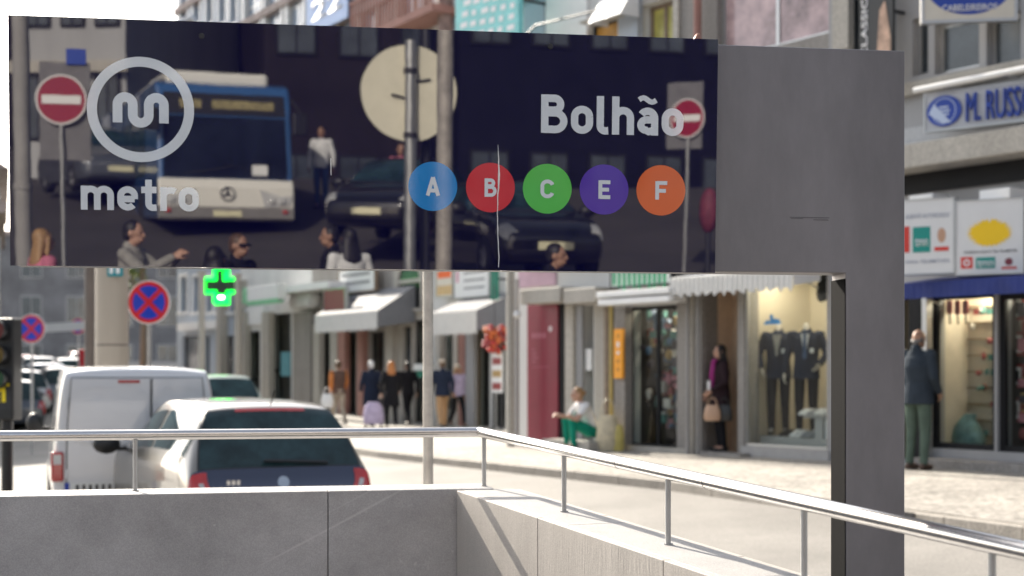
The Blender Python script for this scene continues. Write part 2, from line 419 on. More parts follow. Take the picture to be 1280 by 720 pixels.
# stairwell
st = MB()
for i in range(4):
    a = WELL[i]; b = WELL[(i+1) % 4]
    st.add([(a[0], a[1], -3), (b[0], b[1], -3), (b[0], b[1], .02), (a[0], a[1], .02)], [(0, 1, 2, 3)])
st.add([(x, y, -3) for x, y in WELL], [(0, 1, 2, 3)])
for k in range(14): st.box(-4.3+k*.3, -4.0+k*.3, 2.4, 5.3, -3+.0, -.2-.18*k)
tag(st.build('stairwell', concrete), kind='structure')

# ------------------------------------------------------------------ parapet walls and handrail
def line_hit(A, B, x):                 # where the vertical plane of photo column x cuts segment line AB
    k = (x-640)/F; A = Vector(A); B = Vector(B); d = B-A
    t = (k*A.y-A.x)/(d.x-k*d.y); return A+d*t
RZ = 1.4875
rA = Vector((-4.45, 5.42, RZ)); rB = Vector((-.14, 6.3, RZ)); rC = Vector((1.138, 3.2, 1.352)); rD = rC+(rC-rB)*.33
CAP = -.235                             # coping below rail centre
def off(a, b, d):                       # left-hand offset of a plan line
    t = (b-a); t.z = 0; t.normalize(); return Vector((-t.y, t.x, 0))*d
def wall(name, label, a, b, inner, outer, joints, end_a=0, sawn=granite):
    root = empty(name, (a.x, a.y, 0), 0, label, 'wall')
    d = Vector((b.x-a.x, b.y-a.y, 0)); L_ = d.length; t = d/L_
    root.rotation_euler.z = math.atan2(t.y, t.x)
    zt = lambda u: a.z+CAP+(b.z-a.z)*u/L_
    def slab(u0, u1, y0, y1, zlo, ztop, nm, m, bev):
        mb = MB(); mb.add([(u0, y0, zlo), (u1, y0, zlo), (u1, y1, zlo), (u0, y1, zlo), (u0, y0, ztop(u0)), (u1, y0, ztop(u1)), (u1, y1, ztop(u1)), (u0, y1, ztop(u0))],
               [(0, 3, 2, 1), (4, 5, 6, 7), (0, 1, 5, 4), (1, 2, 6, 5), (2, 3, 7, 6), (3, 0, 4, 7)])
        return mb.build(nm, m, root, bevel=bev)
    core = slab(.02, L_-.02, inner+.03, outer-.03, -.25, lambda u: zt(u)-.045, 'wall_core', concrete, 0)
    for j0, j1 in zip(joints, joints[1:]):
        slab(j0+.0018, j1-.0018, inner, inner+.029, -2.9, lambda u: zt(u), 'stone_slab', sawn, .0022)
        slab(j0+.0018, j1-.0018, outer-.029, outer, -.25, lambda u: zt(u)-.002, 'stone_slab', sawn, .0022)
    cj = [joints[0]]+[u+random.uniform(.15, .4) for u in joints[1:-1]]+[joints[-1]]
    for j0, j1 in zip(cj, cj[1:]):
        slab(j0+.0015, j1-.0015, inner+.03, outer-.03, -.1+1.0, lambda u: zt(u)+.001, 'coping_stone', coping_m, .002)
    return root, t
tb = (rB-rA); tb.z = 0; Lb = tb.length; tb.normalize()
def uof(x, inner):                      # local u of photo column x on the inner face of the back wall
    o_ = Vector((-tb.y, tb.x, 0))*inner
    p = line_hit(rA+o_, rB+o_, x); q = p-rA; q.z = 0; return q.dot(tb)
wall('stone_parapet', 'long shaded grey granite parapet across the stairs, in front of the parked cars', rA, Vector((rB.x, rB.y, rA.z))+tb*.0, -.15, .14,
     [-.0, 1.0, uof(410, -.15)-1.42, uof(410, -.15), Lb-.075+.11])
ta = (rD-rB); ta.z = 0; La = ta.length; ta.normalize()
def uof2(x, inner):
    o_ = Vector((-ta.y, ta.x, 0))*inner
    p = line_hit(rB+o_, rD+o_, x); q = p-rB; q.z = 0; return q.dot(ta)
INN = -.16                              # the well is on the right-hand side of the rail going rB -> rD
wall('stone_parapet', 'sunlit granite parapet running from the corner towards the viewer under the sign post', rB, rD, INN, .13,
     [.14, uof2(672, INN), uof2(829, INN), uof2(829, INN)+1.05, La], sawn=granite_sawn)
hr = empty('handrail', (rB.x, rB.y, 0), 0, 'stainless steel tube handrail with a mitred corner on top of the granite parapets', 'handrail')
def rl(p): return Vector(p)-Vector((rB.x, rB.y, 0))
MB().tube([rl(rA), rl(rB)], .0215, 24).build('rail_tube', steel, hr, True)
MB().tube([rl(rB), rl(rD)], .0225, 24).build('rail_tube', steel, hr, True)
MB().ell(rl(rB), .0225, .0225, .0225, 20, 10).build('corner_joint', steel, hr, True)
def seam(p, t):
    MB().cyl(rl(p)-t*.0012, rl(p)+t*.0012, .0231, n=24).build('rail_seam', dark_metal, hr, True)
t3 = (rD-rB).normalized(); seam(line_hit(rB, rD, 775), t3); seam(line_hit(rB, rD, 885), t3)
for x, A, B in ((-170, rA, rB), (169, rA, rB), (605, rB, rD), (705, rB, rD), (835, rB, rD), (1005, rB, rD), (1240, rB, rD)):
    p = line_hit(A, B, x)
    MB().cyl(rl(p)+Vector((0, 0, -.018)), rl(p)+Vector((0, 0, CAP+.0)), .0095, n=14).cyl(rl(p)+Vector((0, 0, CAP+.006)), rl(p)+Vector((0, 0, CAP-.003)), .016, n=16).build('rail_post', steel_dull, hr, True)

# ------------------------------------------------------------------ the metro sign
def su(x):                              # distance along the sign of photo column x
    k = (x-640)/F; return (k*SL.y-SL.x)/(SU.x-k*SU.y)
def sz(x, y): return EYE-(y-YH)/F*(SL+SU*su(x)).y
sg = empty('metro_sign', (0, 0, 0), 0, 'long dark blue metro station sign with white lettering on a grey steel portal post', 'sign')
U3 = (SU, -SN, Vector((0, 0, 1)))
def sp(u, d, z): return SL+SU*u+SN*d+Vector((0, 0, z))       # d towards the viewer
uP0, uP1 = su(1057), SLEN
b = MB(); TH = .12
pol = [(0, SZ0), (uP0, SZ0), (uP0, -.2), (uP1, -.2), (uP1, SZ1), (0, SZ1)]
b.prism(pol, SL, SU, (0, 0, 1), -SN, TH)
b.build('portal_frame', grey_metal, sg, bevel=.003)
# black strip painting shade onto the post's inner side and the thin weld at its head
MB().obox(sp(uP0-.0015, -.06, (SZ0-.2)/2-.01), SU, .0012, SN, .0603, (0, 0, 1), (SZ0+.2)/2-.008).build('post_side_shade', mat('shade_black', (.004,.004,.0045), .9, var=.1, spec=.05), sg)
uG = su(893)
H3 = Vector((0, 0, 1))
panel_m = mat('glossy_navy_panel', srgb(12, 12, 50), .012, var=0, ior=2.08, bump=.012, bscale=2.2)
print_m = mat('printed_letters', (.66, .70, .74), .06, var=.03, ior=1.7)
th = math.tan(TILT)
PT = (H3+SN*th).normalized()            # up the leaning face
PNv = MN
zmid = (SZ0+SZ1)/2
p0 = sp(-.004, .006, SZ0-.004); hgt = (SZ1-SZ0+.01)
pm = MB()
cnr = [sp(-.006, .002, SZ0-.004), sp(uG, .002, SZ0-.004), sp(uG, .002, SZ1+.006), sp(-.006, .002, SZ1+.006)]
f0 = .006
cf = [sp(-.006, f0, SZ0-.004), sp(uG, f0, SZ0-.004), sp(uG, f0+hgt*th, SZ1+.006), sp(-.006, f0+hgt*th, SZ1+.006)]
pm.add(cnr+cf, [(0, 3, 2, 1), (4, 5, 6, 7), (0, 1, 5, 4), (1, 2, 6, 5), (2, 3, 7, 6), (3, 0, 4, 7)])
panel = pm.build('glass_panel', panel_m, sg)
MP2 = cf[0]
FACE_D = lambda z: f0+(z-SZ0+.004)*th
def fu(x): # column -> u on panel face, refined for the lean
    u = su(x); return u
def face(x, y):                         # photo pixel -> point on the panel's leaning face
    d = (P(x, y, 1)-Vector((0, 0, EYE))); o_ = Vector((0, 0, EYE))
    t = (MP2-o_).dot(PNv)/d.dot(PNv); return o_+d*t
PX = (face(541, 233)-face(540, 233)).length
def ftext(txt, name, x0, y0, x1, y1, m, bold, parent=sg, lift=.0008):
    a = face(x0, y1); w = (face(x1, y1)-a).length; h = (face(x0, y0)-a).length
    return dtext(txt, name, m, parent, a+PNv*lift, SU, PT, PNv, w, h, top=bold)
ftext('metro', 'metro_lettering', 101, 223, 249, 262, print_m, .95)
ftext('Bolh\u00e3o', 'station_lettering', 676, 118, 854, 166, print_m, 1.0)
c = face(176, 137); px = (face(177, 137)-face(176, 137)).length
MB().ring(c+PNv*.0006, SU, PT, PNv, 54.5*px, 67*px, .0012, 72).build('logo_ring', print_m, sg)
lm = MB()
path = [(-29, -17), (-29, 3)]+arc(-19.5, 6, 9.5, 180, 0)+[(-10, -6)]+arc(0, -7, 10, 180, 360)+[(10, 6)]+arc(19.5, 6, 9.5, 180, 0)+[(29, -17)]
ribbon(lm, [(x*px, y*px) for x, y in path], 12*px, c+PNv*.0006, SU, PT, PNv, .0012)
lm.build('logo_mark', print_m, sg)
for i, (cx, cy, ch, rgb) in enumerate(((541, 233, 'A', (10, 128, 200)), (613, 234.5, 'B', (205, 52, 62)), (684, 236, 'C', (92, 190, 84)), (755, 237, 'E', (86, 58, 166)), (826, 238, 'F', (222, 108, 62)))):
    c = face(cx, cy); px = (face(cx+1, cy)-c).length
    m = mat('badge_colour_'+'abcde'[i], srgb(*rgb), .05, var=.03, ior=1.75)
    bd = MB().prism([(30.5*px*math.cos(t), 30.5*px*math.sin(t)) for t in (2*PI*k/64 for k in range(64))], c+PNv*.0006, SU, PT, PNv, .0012).build('line_badge', m, sg)
    ftext(ch, 'badge_letter', cx-(9 if ch in 'AC' else 7.5), cy-11.5, cx+(9 if ch in 'AC' else 7.5), cy+11.5, print_m, 1.0, bd, .0022)
for x, y in ((252, 45), (688, 58)):
    c = face(x, y); s_ = MB(); s_.cyl(c-PNv*.001, c+PNv*.004, .009, .0075, 18); s_.build('screw', dark_metal, sg, True)
# peeling white strip down the glass
crk = MB(); pts = []
for k in range(26):
    f = k/25; p = face(622.5+random.uniform(-.3, .3)+.9*math.sin(k*.33), 181+f*153); pts.append(p+PNv*.0025)
crk.tube(pts, [(.0006+.0034*(k/7) if k < 7 else .004-.0024*min(1, (k-7)/5))*random.uniform(.8, 1.15)*.8 for k in range(26)], 6)
crk.build('peeling_strip', mat('white_tape', (.8, .8, .78), .6, var=.05), sg)
MB().tube([face(413.5, 198)+PNv*.002, face(413.8, 219)+PNv*.002], .0012, 6).build('scratch', MATS['white_tape'], sg)
hk = [sp(su(866), .015, SZ1+.006)]+[sp(su(866)+.0+.018*k/7, .012, SZ1+.006+.022*math.sin(PI*.62*k/7)) for k in range(1, 8)]
MB().tube(hk, .0028, 8).build('wire_hook', mat('copper_wire', (.55, .32, .24), .35, .6), sg)
# scuffs on the grey field
for (x, y, w, r) in ((1012, 272, 26, 0), (1026, 275, 10, 0), (996, 273, 8, 0)):
    p = sp(su(x), .0006, sz(x, y)); MB().obox(p, SU, w/F*4.5/1.0, SN, .0003, H3, .0011).build('scuff', mat('scuff_grey', (.13, .125, .13), .6, var=.3), sg)
# ------------------------------------------------------------------ buildings along the far pavement
class Facade:                           # plan line X = a - m*Y
    def __init__(s, a, m):
        s.a = a; s.m = m; l = math.hypot(m, 1); s.u = Vector((m/l, -1/l, 0)); s.n = Vector((-1/l, -m/l, 0)); s.l = l
    def hit(s, x, d=0):
        Y = (s.a-d*s.l)/((x-640)/F+s.m); return Vector(((x-640)/F*Y, Y, 0))
class Bld:
    def __init__(s, name, label, fac, x0, x1, h, depth, m, ext0=0, ext1=0):
        s.f = fac; o = fac.hit(x0)-fac.u*ext0; s.o = o; s.x0 = x0; s.x1 = x1
        s.len = (fac.hit(x1)-o).dot(fac.u)+ext1; s.h = h; s.depth = depth; s.m = m
        s.root = empty(name, (o.x, o.y, 0), math.atan2(fac.u.y, fac.u.x), label, 'building'); s.ops = []
    def u(s, x, d=0): return (s.f.hit(x, d)-s.o).dot(s.f.u)
    def z(s, x, y, d=0): return EYE-(y-YH)/F*s.f.hit(x, d).y
    def rect(s, x0, y0, x1, y1, d=0):
        xm = (x0+x1)/2; return s.u(x0, d), s.u(x1, d), s.z(xm, y1, d), s.z(xm, y0, d)
    def px(s, mb, x0, y0, x1, y1, d0, d1, dp=None):      # box covering a photo rectangle, from depth d0 to d1 in front of the wall
        u0, u1, z0, z1 = s.rect(x0, y0, x1, y1, d1 if dp is None else dp); return mb.box(u0, u1, -d1, -d0, z0, z1)
    def part(s, name, m, x0, y0, x1, y1, d0, d1, parent=None, bevel=0):
        return s.px(MB(), x0, y0, x1, y1, d0, d1).build(name, m, parent or s.root, bevel=bevel)
    def open(s, x0, y0, x1, y1): r = s.rect(x0, y0, x1, y1); s.ops.append(r); return r
    def open_l(s, u0, u1, z0, z1): s.ops.append((u0, u1, z0, z1)); return (u0, u1, z0, z1)
    def wall(s, t=.3, zlo=-.9):
        us = sorted({0, s.len}|{min(max(v, 0), s.len) for r in s.ops for v in r[:2]}); zs = sorted({zlo, s.h}|{v for r in s.ops for v in r[2:]})
        inside = lambda u, z: any(r[0] < u < r[1] and r[2] < z < r[3] for r in s.ops)
        solid = [[not inside((a+b)/2, (c+d)/2) for c, d in zip(zs, zs[1:])] for a, b in zip(us, us[1:])]
        mb = MB()
        for i, (a, b) in enumerate(zip(us, us[1:])):
            for j, (c, d) in enumerate(zip(zs, zs[1:])):
                if not solid[i][j]: continue
                mb.add([(a, 0, c), (b, 0, c), (b, 0, d), (a, 0, d)], [(0, 1, 2, 3)]); mb.add([(a, t, c), (b, t, c), (b, t, d), (a, t, d)], [(3, 2, 1, 0)])
                if i == 0 or not solid[i-1][j]: mb.add([(a, 0, c), (a, t, c), (a, t, d), (a, 0, d)], [(3, 2, 1, 0)])
                if i == len(us)-2 or not solid[i+1][j]: mb.add([(b, 0, c), (b, t, c), (b, t, d), (b, 0, d)], [(0, 1, 2, 3)])
                if j == 0 or not solid[i][j-1]: mb.add([(a, 0, c), (b, 0, c), (b, t, c), (a, t, c)], [(3, 2, 1, 0)])
                if j == len(zs)-2 or not solid[i][j+1]: mb.add([(a, 0, d), (b, 0, d), (b, t, d), (a, t, d)], [(0, 1, 2, 3)])
        mb.build('wall', s.m, s.root)
        sb = MB(); sb.box(.0, .28, t+.002, s.depth, zlo, s.h-.003); sb.box(s.len-.28, s.len, t+.002, s.depth, zlo, s.h-.003); sb.box(.283, s.len-.283, s.depth-.28, s.depth, zlo, s.h-.006)
        sb.build('side_wall', s.m, s.root)
        MB().box(-.05, s.len+.05, -.12, s.depth+.05, s.h+.001, s.h+.25).build('roof', roof_t, s.root)
    def window(s, r, fm, pm_, nx=2, nz=1, rec=.12, fw=.07, name='window', trim=None):
        u0, u1, z0, z1 = r; fb = MB(); y0, y1 = rec, rec+.06
        for k in range(nx+1):
            c = u0+(u1-u0)*k/nx; a = max(u0, c-fw/2) if k else u0; b_ = min(u1, c+fw/2) if k < nx else u1
            if k == 0: b_ = u0+fw
            if k == nx: a = u1-fw
            fb.box(a, b_, y0, y1, z0, z1)
        for k in range(nz+1):
            c = z0+(z1-z0)*k/nz; a, b_ = (c, c+fw) if k == 0 else ((c-fw, c) if k == nz else (c-fw/2, c+fw/2))
            fb.box(u0+.001, u1-.001, y0+.003, y1-.003, a, b_)
        w = fb.build(name, fm, s.root)
        for i in range(nx):
            for j in range(nz):
                a = u0+(u1-u0)*i/nx+fw/2; b_ = u0+(u1-u0)*(i+1)/nx-fw/2; c = z0+(z1-z0)*j/nz+fw/2; d = z0+(z1-z0)*(j+1)/nz-fw/2
                MB().box(a, b_, y0+.022, y0+.032, c, d).build('pane', pm_, w)
        if trim:
            tb_ = MB(); q = .12
            tb_.box(u0-q, u0, -.05, .0, z0, z1+q); tb_.box(u1, u1+q, -.05, 0, z0, z1+q); tb_.box(u0, u1, -.048, 0, z1, z1+q); tb_.box(u0-q-.05, u1+q+.05, -.12, 0, z0-.1, z0-.002)
            tb_.build('window_surround', trim, s.root)
        return w
    def room(s, r, dep, m, zf=None, lamp=True, n=1, pad=.1):
        u0, u1, z0, z1 = r; u0 -= pad; u1 += min(pad, max(.0, s.len-.30-u1)); z0 = zf if zf is not None else z0
        mb = MB(); y0, y1 = .302, dep
        mb.add([(u0, y0, z0), (u1, y0, z0), (u1, y1, z0), (u0, y1, z0), (u0, y0, z1+.1), (u1, y0, z1+.1), (u1, y1, z1+.1), (u0, y1, z1+.1)], [(0, 1, 2, 3), (4, 7, 6, 5), (0, 3, 7, 4), (1, 5, 6, 2), (3, 2, 6, 7)])
        mb.build('shop_interior', m, s.root)
        if lamp:
            for k in range(n):
                c = u0+(u1-u0)*(k+.5)/n
                MB().box(c-.22, c+.22, .5, .62, z1+.06, z1+.098).build('ceiling_lamp', lamp_warm, s.root)
def awning(b, x0, x1, yt, yb, proj, m, vm, val=.22, label=None, back=0.02, scallop=True):
    """sloping fabric awning with a hanging pleated valance"""
    u0 = b.u(x0, proj); u1 = b.u(x1, proj); xm = (x0+x1)/2; zt = b.z(xm, yt, 0); zb = b.z(xm, yb, proj)+val
    if zt < zb+.05: zt = zb+.05
    root = empty('awning', b.root.matrix_world @ Vector((0, 0, 0)), 0)
    root.location = b.root.location; root.rotation_euler = b.root.rotation_euler
    tag(root, label, 'awning')
    MB().add([(u0, -back, zt), (u1, -back, zt), (u1, -proj, zb), (u0, -proj, zb), (u0, -back, zt-.02), (u1, -back, zt-.02), (u1, -proj, zb-.02), (u0, -proj, zb-.02)],
        [(0, 1, 2, 3), (4, 7, 6, 5), (0, 3, 7, 4), (1, 5, 6, 2), (0, 4, 5, 1), (3, 2, 6, 7)]).build('awning_canopy', m, root)
    n = max(8, int((u1-u0)/.10)); vs = []; fs = []
    for k in range(2*n+1):
        u = u0+(u1-u0)*k/(2*n); yy = -proj-.012+((.022 if scallop else .003) if k % 2 else 0)
        dz = val+(.035*math.sin(k*1.7)+(.03 if k % 2 else 0) if scallop else 0)
        vs += [(u, yy, zb-.004), (u, yy-.006*math.sin(k*.8), zb-dz)]
        if k: fs.append((2*k-2, 2*k, 2*k+1, 2*k-1))
    v = MB().add(vs, fs).build('awning_valance', vm, root); so_ = v.modifiers.new('solid', 'SOLIDIFY'); so_.thickness = .004
    for u in (u0+.05, u1-.05): MB().tube([(u, -back, zt-.35), (u, -proj+.03, zb-.05)], .012, 8).build('awning_arm', steel_dull, root)
    if True:
        for u in (u0, u1):
            sd = MB().add([(u, -back, zt), (u, -proj, zb), (u, -proj, zb-val*.9), (u, -back, zb-val*.6)], [(0, 1, 2, 3)])
            s_ = sd.build('awning_side', m, root); q = s_.modifiers.new('solid', 'SOLIDIFY'); q.thickness = .004
    return root
def board(b, name, label, cat, x0, y0, x1, y1, d, th_, m, frame=None, fw=.03):
    """flat sign board standing d in front of the wall; returns root and local rect"""
    u0, u1, z0, z1 = b.rect(x0, y0, x1, y1, d)
    root = empty(name, b.root.location, 0, label, cat); root.rotation_euler = b.root.rotation_euler
    MB().box(u0, u1, -d, -d+th_, z0, z1).build('sign_board', m, root, bevel=.004)
    if frame:
        fb = MB(); fb.box(u0-fw, u0, -d-.015, -d+th_, z0-fw, z1+fw); fb.box(u1, u1+fw, -d-.015, -d+th_, z0-fw, z1+fw); fb.box(u0, u1, -d-.013, -d+th_-.002, z1, z1+fw); fb.box(u0, u1, -d-.013, -d+th_-.002, z0-fw, z0)
        fb.build('sign_frame', frame, root)
    if d-th_ > .06:
        for u in (u0+(u1-u0)*.2, u0+(u1-u0)*.8): MB().box(u-.02, u+.02, -d+th_, .0, (z0+z1)/2-.02, (z0+z1)/2+.02).build('bracket', dark_metal, root)
    return root, (u0, u1, z0, z1, -d)
def bpt(b, x, y, d): p = b.f.hit(x, d); return Vector((b.u(x, d), -d, b.z(x, y, d)))
AX, AY, AZ = Vector((1, 0, 0)), Vector((0, 0, 1)), Vector((0, -1, 0))

class SignPlane(Bld):                   # a board's own plane, turned away from the facade line behind it
    def __init__(s, p, m):
        s.f = Facade(p.x+m*p.y, m); s.o = p
        class R: pass
        s.root = R(); s.root.location = Vector((p.x, p.y, 0)); s.root.rotation_euler = (0, 0, math.atan2(s.f.u.y, s.f.u.x))
FA = Facade(18.4, .70); FB = Facade(22.3, .62)
blue_p = mat('blue_sign_paint', srgb(34, 66, 160), .4, var=.06)
cream_p = mat('cream_sign_board', (.66, .61, .52), .5, var=.05)
# ---- A1: phone shop building at the right
A1 = Bld('shop_building', 'grey building at the right edge with dark shop windows under a raised blue sign', FA, 1036, 1285, 8.2, 9, wall_grey, 0, 9.5)
r1 = A1.open(1140, 22, 1160, 94); r2 = A1.open(1168, 24, 1224, 88); r3 = A1.open(1233, 18, 1276, 82)
r0 = A1.open(1046, -40, 1120, 88)
for r, n in ((r0, 2), (r1, 1), (r2, 1), (r3, 1)): A1.window(r, frame_al, pane_dark, n, 1, fw=.05)
rs1 = A1.open(1162, 366, 1243, 562); rs2 = A1.open(1246, 366, 1300, 566); rs0 = A1.open(1112, 372, 1150, 575)
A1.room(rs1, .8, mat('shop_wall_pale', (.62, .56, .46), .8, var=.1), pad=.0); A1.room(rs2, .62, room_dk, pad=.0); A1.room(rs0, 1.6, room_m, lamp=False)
for r in (rs1, rs2): A1.window(r, frame_dk, win_glass, 1, 1, rec=.06, fw=.075, name='shop_window')
# rooms of the lower right: extra bays out of frame keep the rhythm
for k in range(3):
    q = A1.len-9.2+.3+k*3; A1.window(A1.open_l(q, q+2.3, 0.7, 2.9), frame_dk, pane_dark, 2, 1); A1.window(A1.open_l(q, q+2.3, 4.6, 6.6), frame_al, pane_dark, 3, 1)
A1.wall()
A1.part('sill_band', stone_c, 1036, 94, 1320, 111, .0, .10, bevel=.01)
A1.part('sill_band', stone_c, 1036, 172, 1330, 203, .0, .55, bevel=.015)
A1.part('dark_fascia', frame_dk, 1050, 206, 1330, 236, .0, .06)
A1.part('tile_band', mat('grey_wall_tiles', (.42, .43, .44), .5, var=.1, scale=20), 1060, 150, 1330, 171, .0, .035)
A1.part('pilaster', frame_dk, 1136, 366, 1150, 580, .0, .1); A1.part('metal_post', frame_al, 1152, 368, 1158, 577, .0, .12)
A1.part('step', stone_g, 1136, 578, 1330, 610, .0, .35, bevel=.01)
# shelves of slatwall in the lit window
u0, u1, z0, z1 = rs1
sh = MB()
for k in range(9): sh.box(u0+.02, u1-.02, .74, .79, z0+.12+k*(z1-z0)/9.3, z0+.145+k*(z1-z0)/9.3)
sh.build('slat_shelf', mat('shelf_wood', (.30, .24, .17), .6), A1.root)
gm = [mat('goods_colour_'+'abcdefgh'[i], c, .5, var=.2, scale=12) for i, c in enumerate(((.30, .06, .06), (.05, .12, .22), (.55, .52, .48), (.08, .22, .2), (.45, .30, .12), (.06, .05, .07), (.5, .2, .25), (.16, .2, .3)))]
def goods(b, r, name, label, n, cols, y=(.35, .8), sz_=(.06, .16), grid=None, zr=(0, 1)):
    """small items on show behind a window, one joined mass per colour"""
    root = empty(name, b.root.location, 0, label, 'goods'); root.rotation_euler = b.root.rotation_euler; root['kind'] = 'stuff'
    u0, u1, z0, z1 = r; ms = [MB() for _ in cols]
    for k in range(n):
        w, h, t = (random.uniform(*sz_) for _ in range(3)); c = random.uniform(u0+.1, u1-.1); zc = z0+(z1-z0)*random.uniform(*zr)
        if grid:
            zc = z0+.14+(z1-z0)*.95*int(random.random()*grid)/grid+h/2
        yy = random.uniform(*y); m = random.choice(ms)
        if random.random() < .5: m.box(c-w/2, c+w/2, yy-t/4, yy+t/4, zc-h/2, zc+h/2)
        else: m.ell((c, yy, zc), w/2, t/2.5, h/2, 9, 6)
    for m, col in zip(ms, cols):
        if m.v: m.build('goods', col, root)
    return root
goods(A1, (u0, u1, z0, z1-.1), 'phone_accessories', 'small packs hung along the shelves of the lit phone shop window', 44, [gm[2], gm[3], gm[0]], (.62, .73), (.05, .11), 9)
u0, u1, z0, z1 = rs2
goods(A1, (u0, u1-.1, z0, z1-.1), 'phone_cases', 'rows of red and dark packs behind the window at the right edge', 190, [gm[0], gm[5], gm[2], gm[4], gm[6]], (.34, .58), (.08, .17), 8)
# red framed white packs standing in that window
for k, (x, y) in enumerate(((1272, 385), (1273, 430), (1272, 470), (1262, 545), (1270, 512))):
    p = bpt(A1, x, y, -.4); rt = empty('boxed_phone', (0, 0, 0), 0, 'white boxed phone in a red pack, %s in the right edge window' % ('topmost', 'second from the top', 'third from the top', 'lowest', 'fourth from the top')[k], 'box', 'boxed phones in the window')
    rt.location = A1.root.matrix_world @ p if False else A1.root.location; rt.rotation_euler = A1.root.rotation_euler
    MB().box(p.x-.10, p.x+.10, .40, .45, p.z-.15, p.z+.15).build('pack', gm[0], rt); MB().box(p.x-.055, p.x+.055, .39, .399, p.z-.11, p.z+.11).build('white_front', white_p, rt); MB().box(p.x-.028, p.x+.028, .384, .3895, p.z-.07, p.z+.07).build('dark_screen', black, rt)
# teal cloth lump + hanging bags
for k in range(4):
    p = bpt(A1, 1176+k*10, 384, -.3); rt = empty('hanging_earphones', A1.root.location, 0, 'dark red pack hanging at the top of the lit window, %s' % ('leftmost of four', 'second from the left', 'third from the left', 'rightmost of four')[k], 'pack', 'packs hanging in the lit window'); rt.rotation_euler = A1.root.rotation_euler
    MB().box(p.x-.045, p.x+.045, .3, .33, p.z-.09, p.z+.09).build('pack', gm[0], rt, bevel=.008); MB().tube([(p.x, .315, p.z-.09), (p.x+.01, .315, p.z-.22)], .012, 8).build('plug', black, rt)
p = bpt(A1, 1205, 541, -.4)
tb_ = MB(); tb_.loft([((p.x, .5, z0+.002), .22, .12), ((p.x, .5, z0+.12), .25, .14), ((p.x-.02, .5, z0+.26), .20, .11), ((p.x-.02, .5, z0+.36), .12, .07), ((p.x+.03, .5, z0+.44), .09, .03)], 16)
o = tb_.build('cloth_sack', mat('teal_cloth', (.14, .25, .25), .8, var=.45, scale=9, bump=.6, bscale=12), None, True); o.location = A1.root.location; o.rotation_euler = A1.root.rotation_euler; tag(o, 'teal cloth sack tied at the neck on the floor of the lit window', 'sack')
# fascia sign
PM = SignPlane(FA.hit(1157, .30), 1.15)
rt, q = board(PM, 'shop_sign', 'pale fascia sign with a blue oval and raised blue letters', 'sign', 1157, 108, 1330, 154, .12, .08, mat('sign_grey_white', (.50, .51, .53), .5, var=.06), frame_al, .02)
c = bpt(PM, 1181, 139, .12)
MB().prism([(.225*math.cos(t), .19*math.sin(t)) for t in (2*PI*k/40 for k in range(40))], c, AX, AY, AZ, .03).build('sign_oval', blue_p, rt)
MB().ring(c+AZ*.0305, AX, AY, AZ,   .15, .16, .003, 40).build('oval_ring', mat('pale_blue_print_and_sun', (.5, .58, .75), .5, var=0), rt)
text('ABC', 'oval_lettering', MATS['pale_blue_print_and_sun'], rt, c+AZ*.0305+AX*-.07+AY*-.03, AX, AY, AZ, .14, .05, .004) if False else None
for k, w in enumerate((.12, .16, .13)): MB().box(c.x-w/2, c.x+w/2, c.y-.0345, c.y-.0305, c.z+.045-k*.045-.012, c.z+.045-k*.045+.012).build('oval_line', MATS['pale_blue_print_and_sun'], rt)
a = bpt(PM, 1209, 153, .12); e = bpt(PM, 1294, 140, .12)
text('M. RUSSO', 'sign_lettering', blue_p, rt, a+AZ*.001, AX, AY, AZ, (e.x-a.x), .36, .05, .0)
o = MB().prism([(-.20, -.02), (-.02, -.15), (.10, -.155), (-.13, .10)], c+AZ*.0306, AX, AY, AZ, .003).build('oval_sun_patch', mat('pale_blue_print_and_sun', (.5, .58, .75)), rt)  # pale patch paints sunlight across the oval's lower left
# tube lamp above it
lr = empty('sign_lamp', A1.root.location, 0, 'white fluorescent tube housing above the raised blue letters', 'lamp'); lr.rotation_euler = A1.root.rotation_euler
a = bpt(A1, 1143, 113, .6); e = bpt(A1, 1330, 84, .6)
MB().cyl((a.x, -.6, a.z), (e.x, -.6, a.z), .035, n=14).build('lamp_tube', white_p, lr, True)
for f in (.15, .55): MB().tube([(a.x+(e.x-a.x)*f, -.6, a.z), (a.x+(e.x-a.x)*f, -.1, a.z+.03)], .012, 8).build('lamp_arm', steel_dull, lr)
# hairdresser's hanging sign, turned towards the street
PH = SignPlane(FA.hit(1155, .6), 7.0)
rt, q = board(PH, 'hairdresser_sign', 'hanging cream signboard with a blue ellipse and the word CABELEIREIROS', 'sign', 1155, -28, 1268, 24, .3, .1, cream_p, frame_al, .035)
c = bpt(PH, 1212, -20, .3)
hw = (q[1]-q[0])/2*.97
MB().prism([(hw*math.cos(t), .37*math.sin(t)) for t in (2*PI*k/56 for k in range(56))], c, AX, AY, AZ, .006).build('sign_ellipse', blue_p, rt)
cc = bpt(PH, 1212, 9, .3)
text('CABELEIREIROS', 'sign_lettering', mat('white_print', (.75, .75, .76), .5, var=0), rt, Vector((c.x-hw*.63, -.3065, cc.z-.045)), AX, AY, AZ*1.0, hw*1.26, .08, .009, .012)
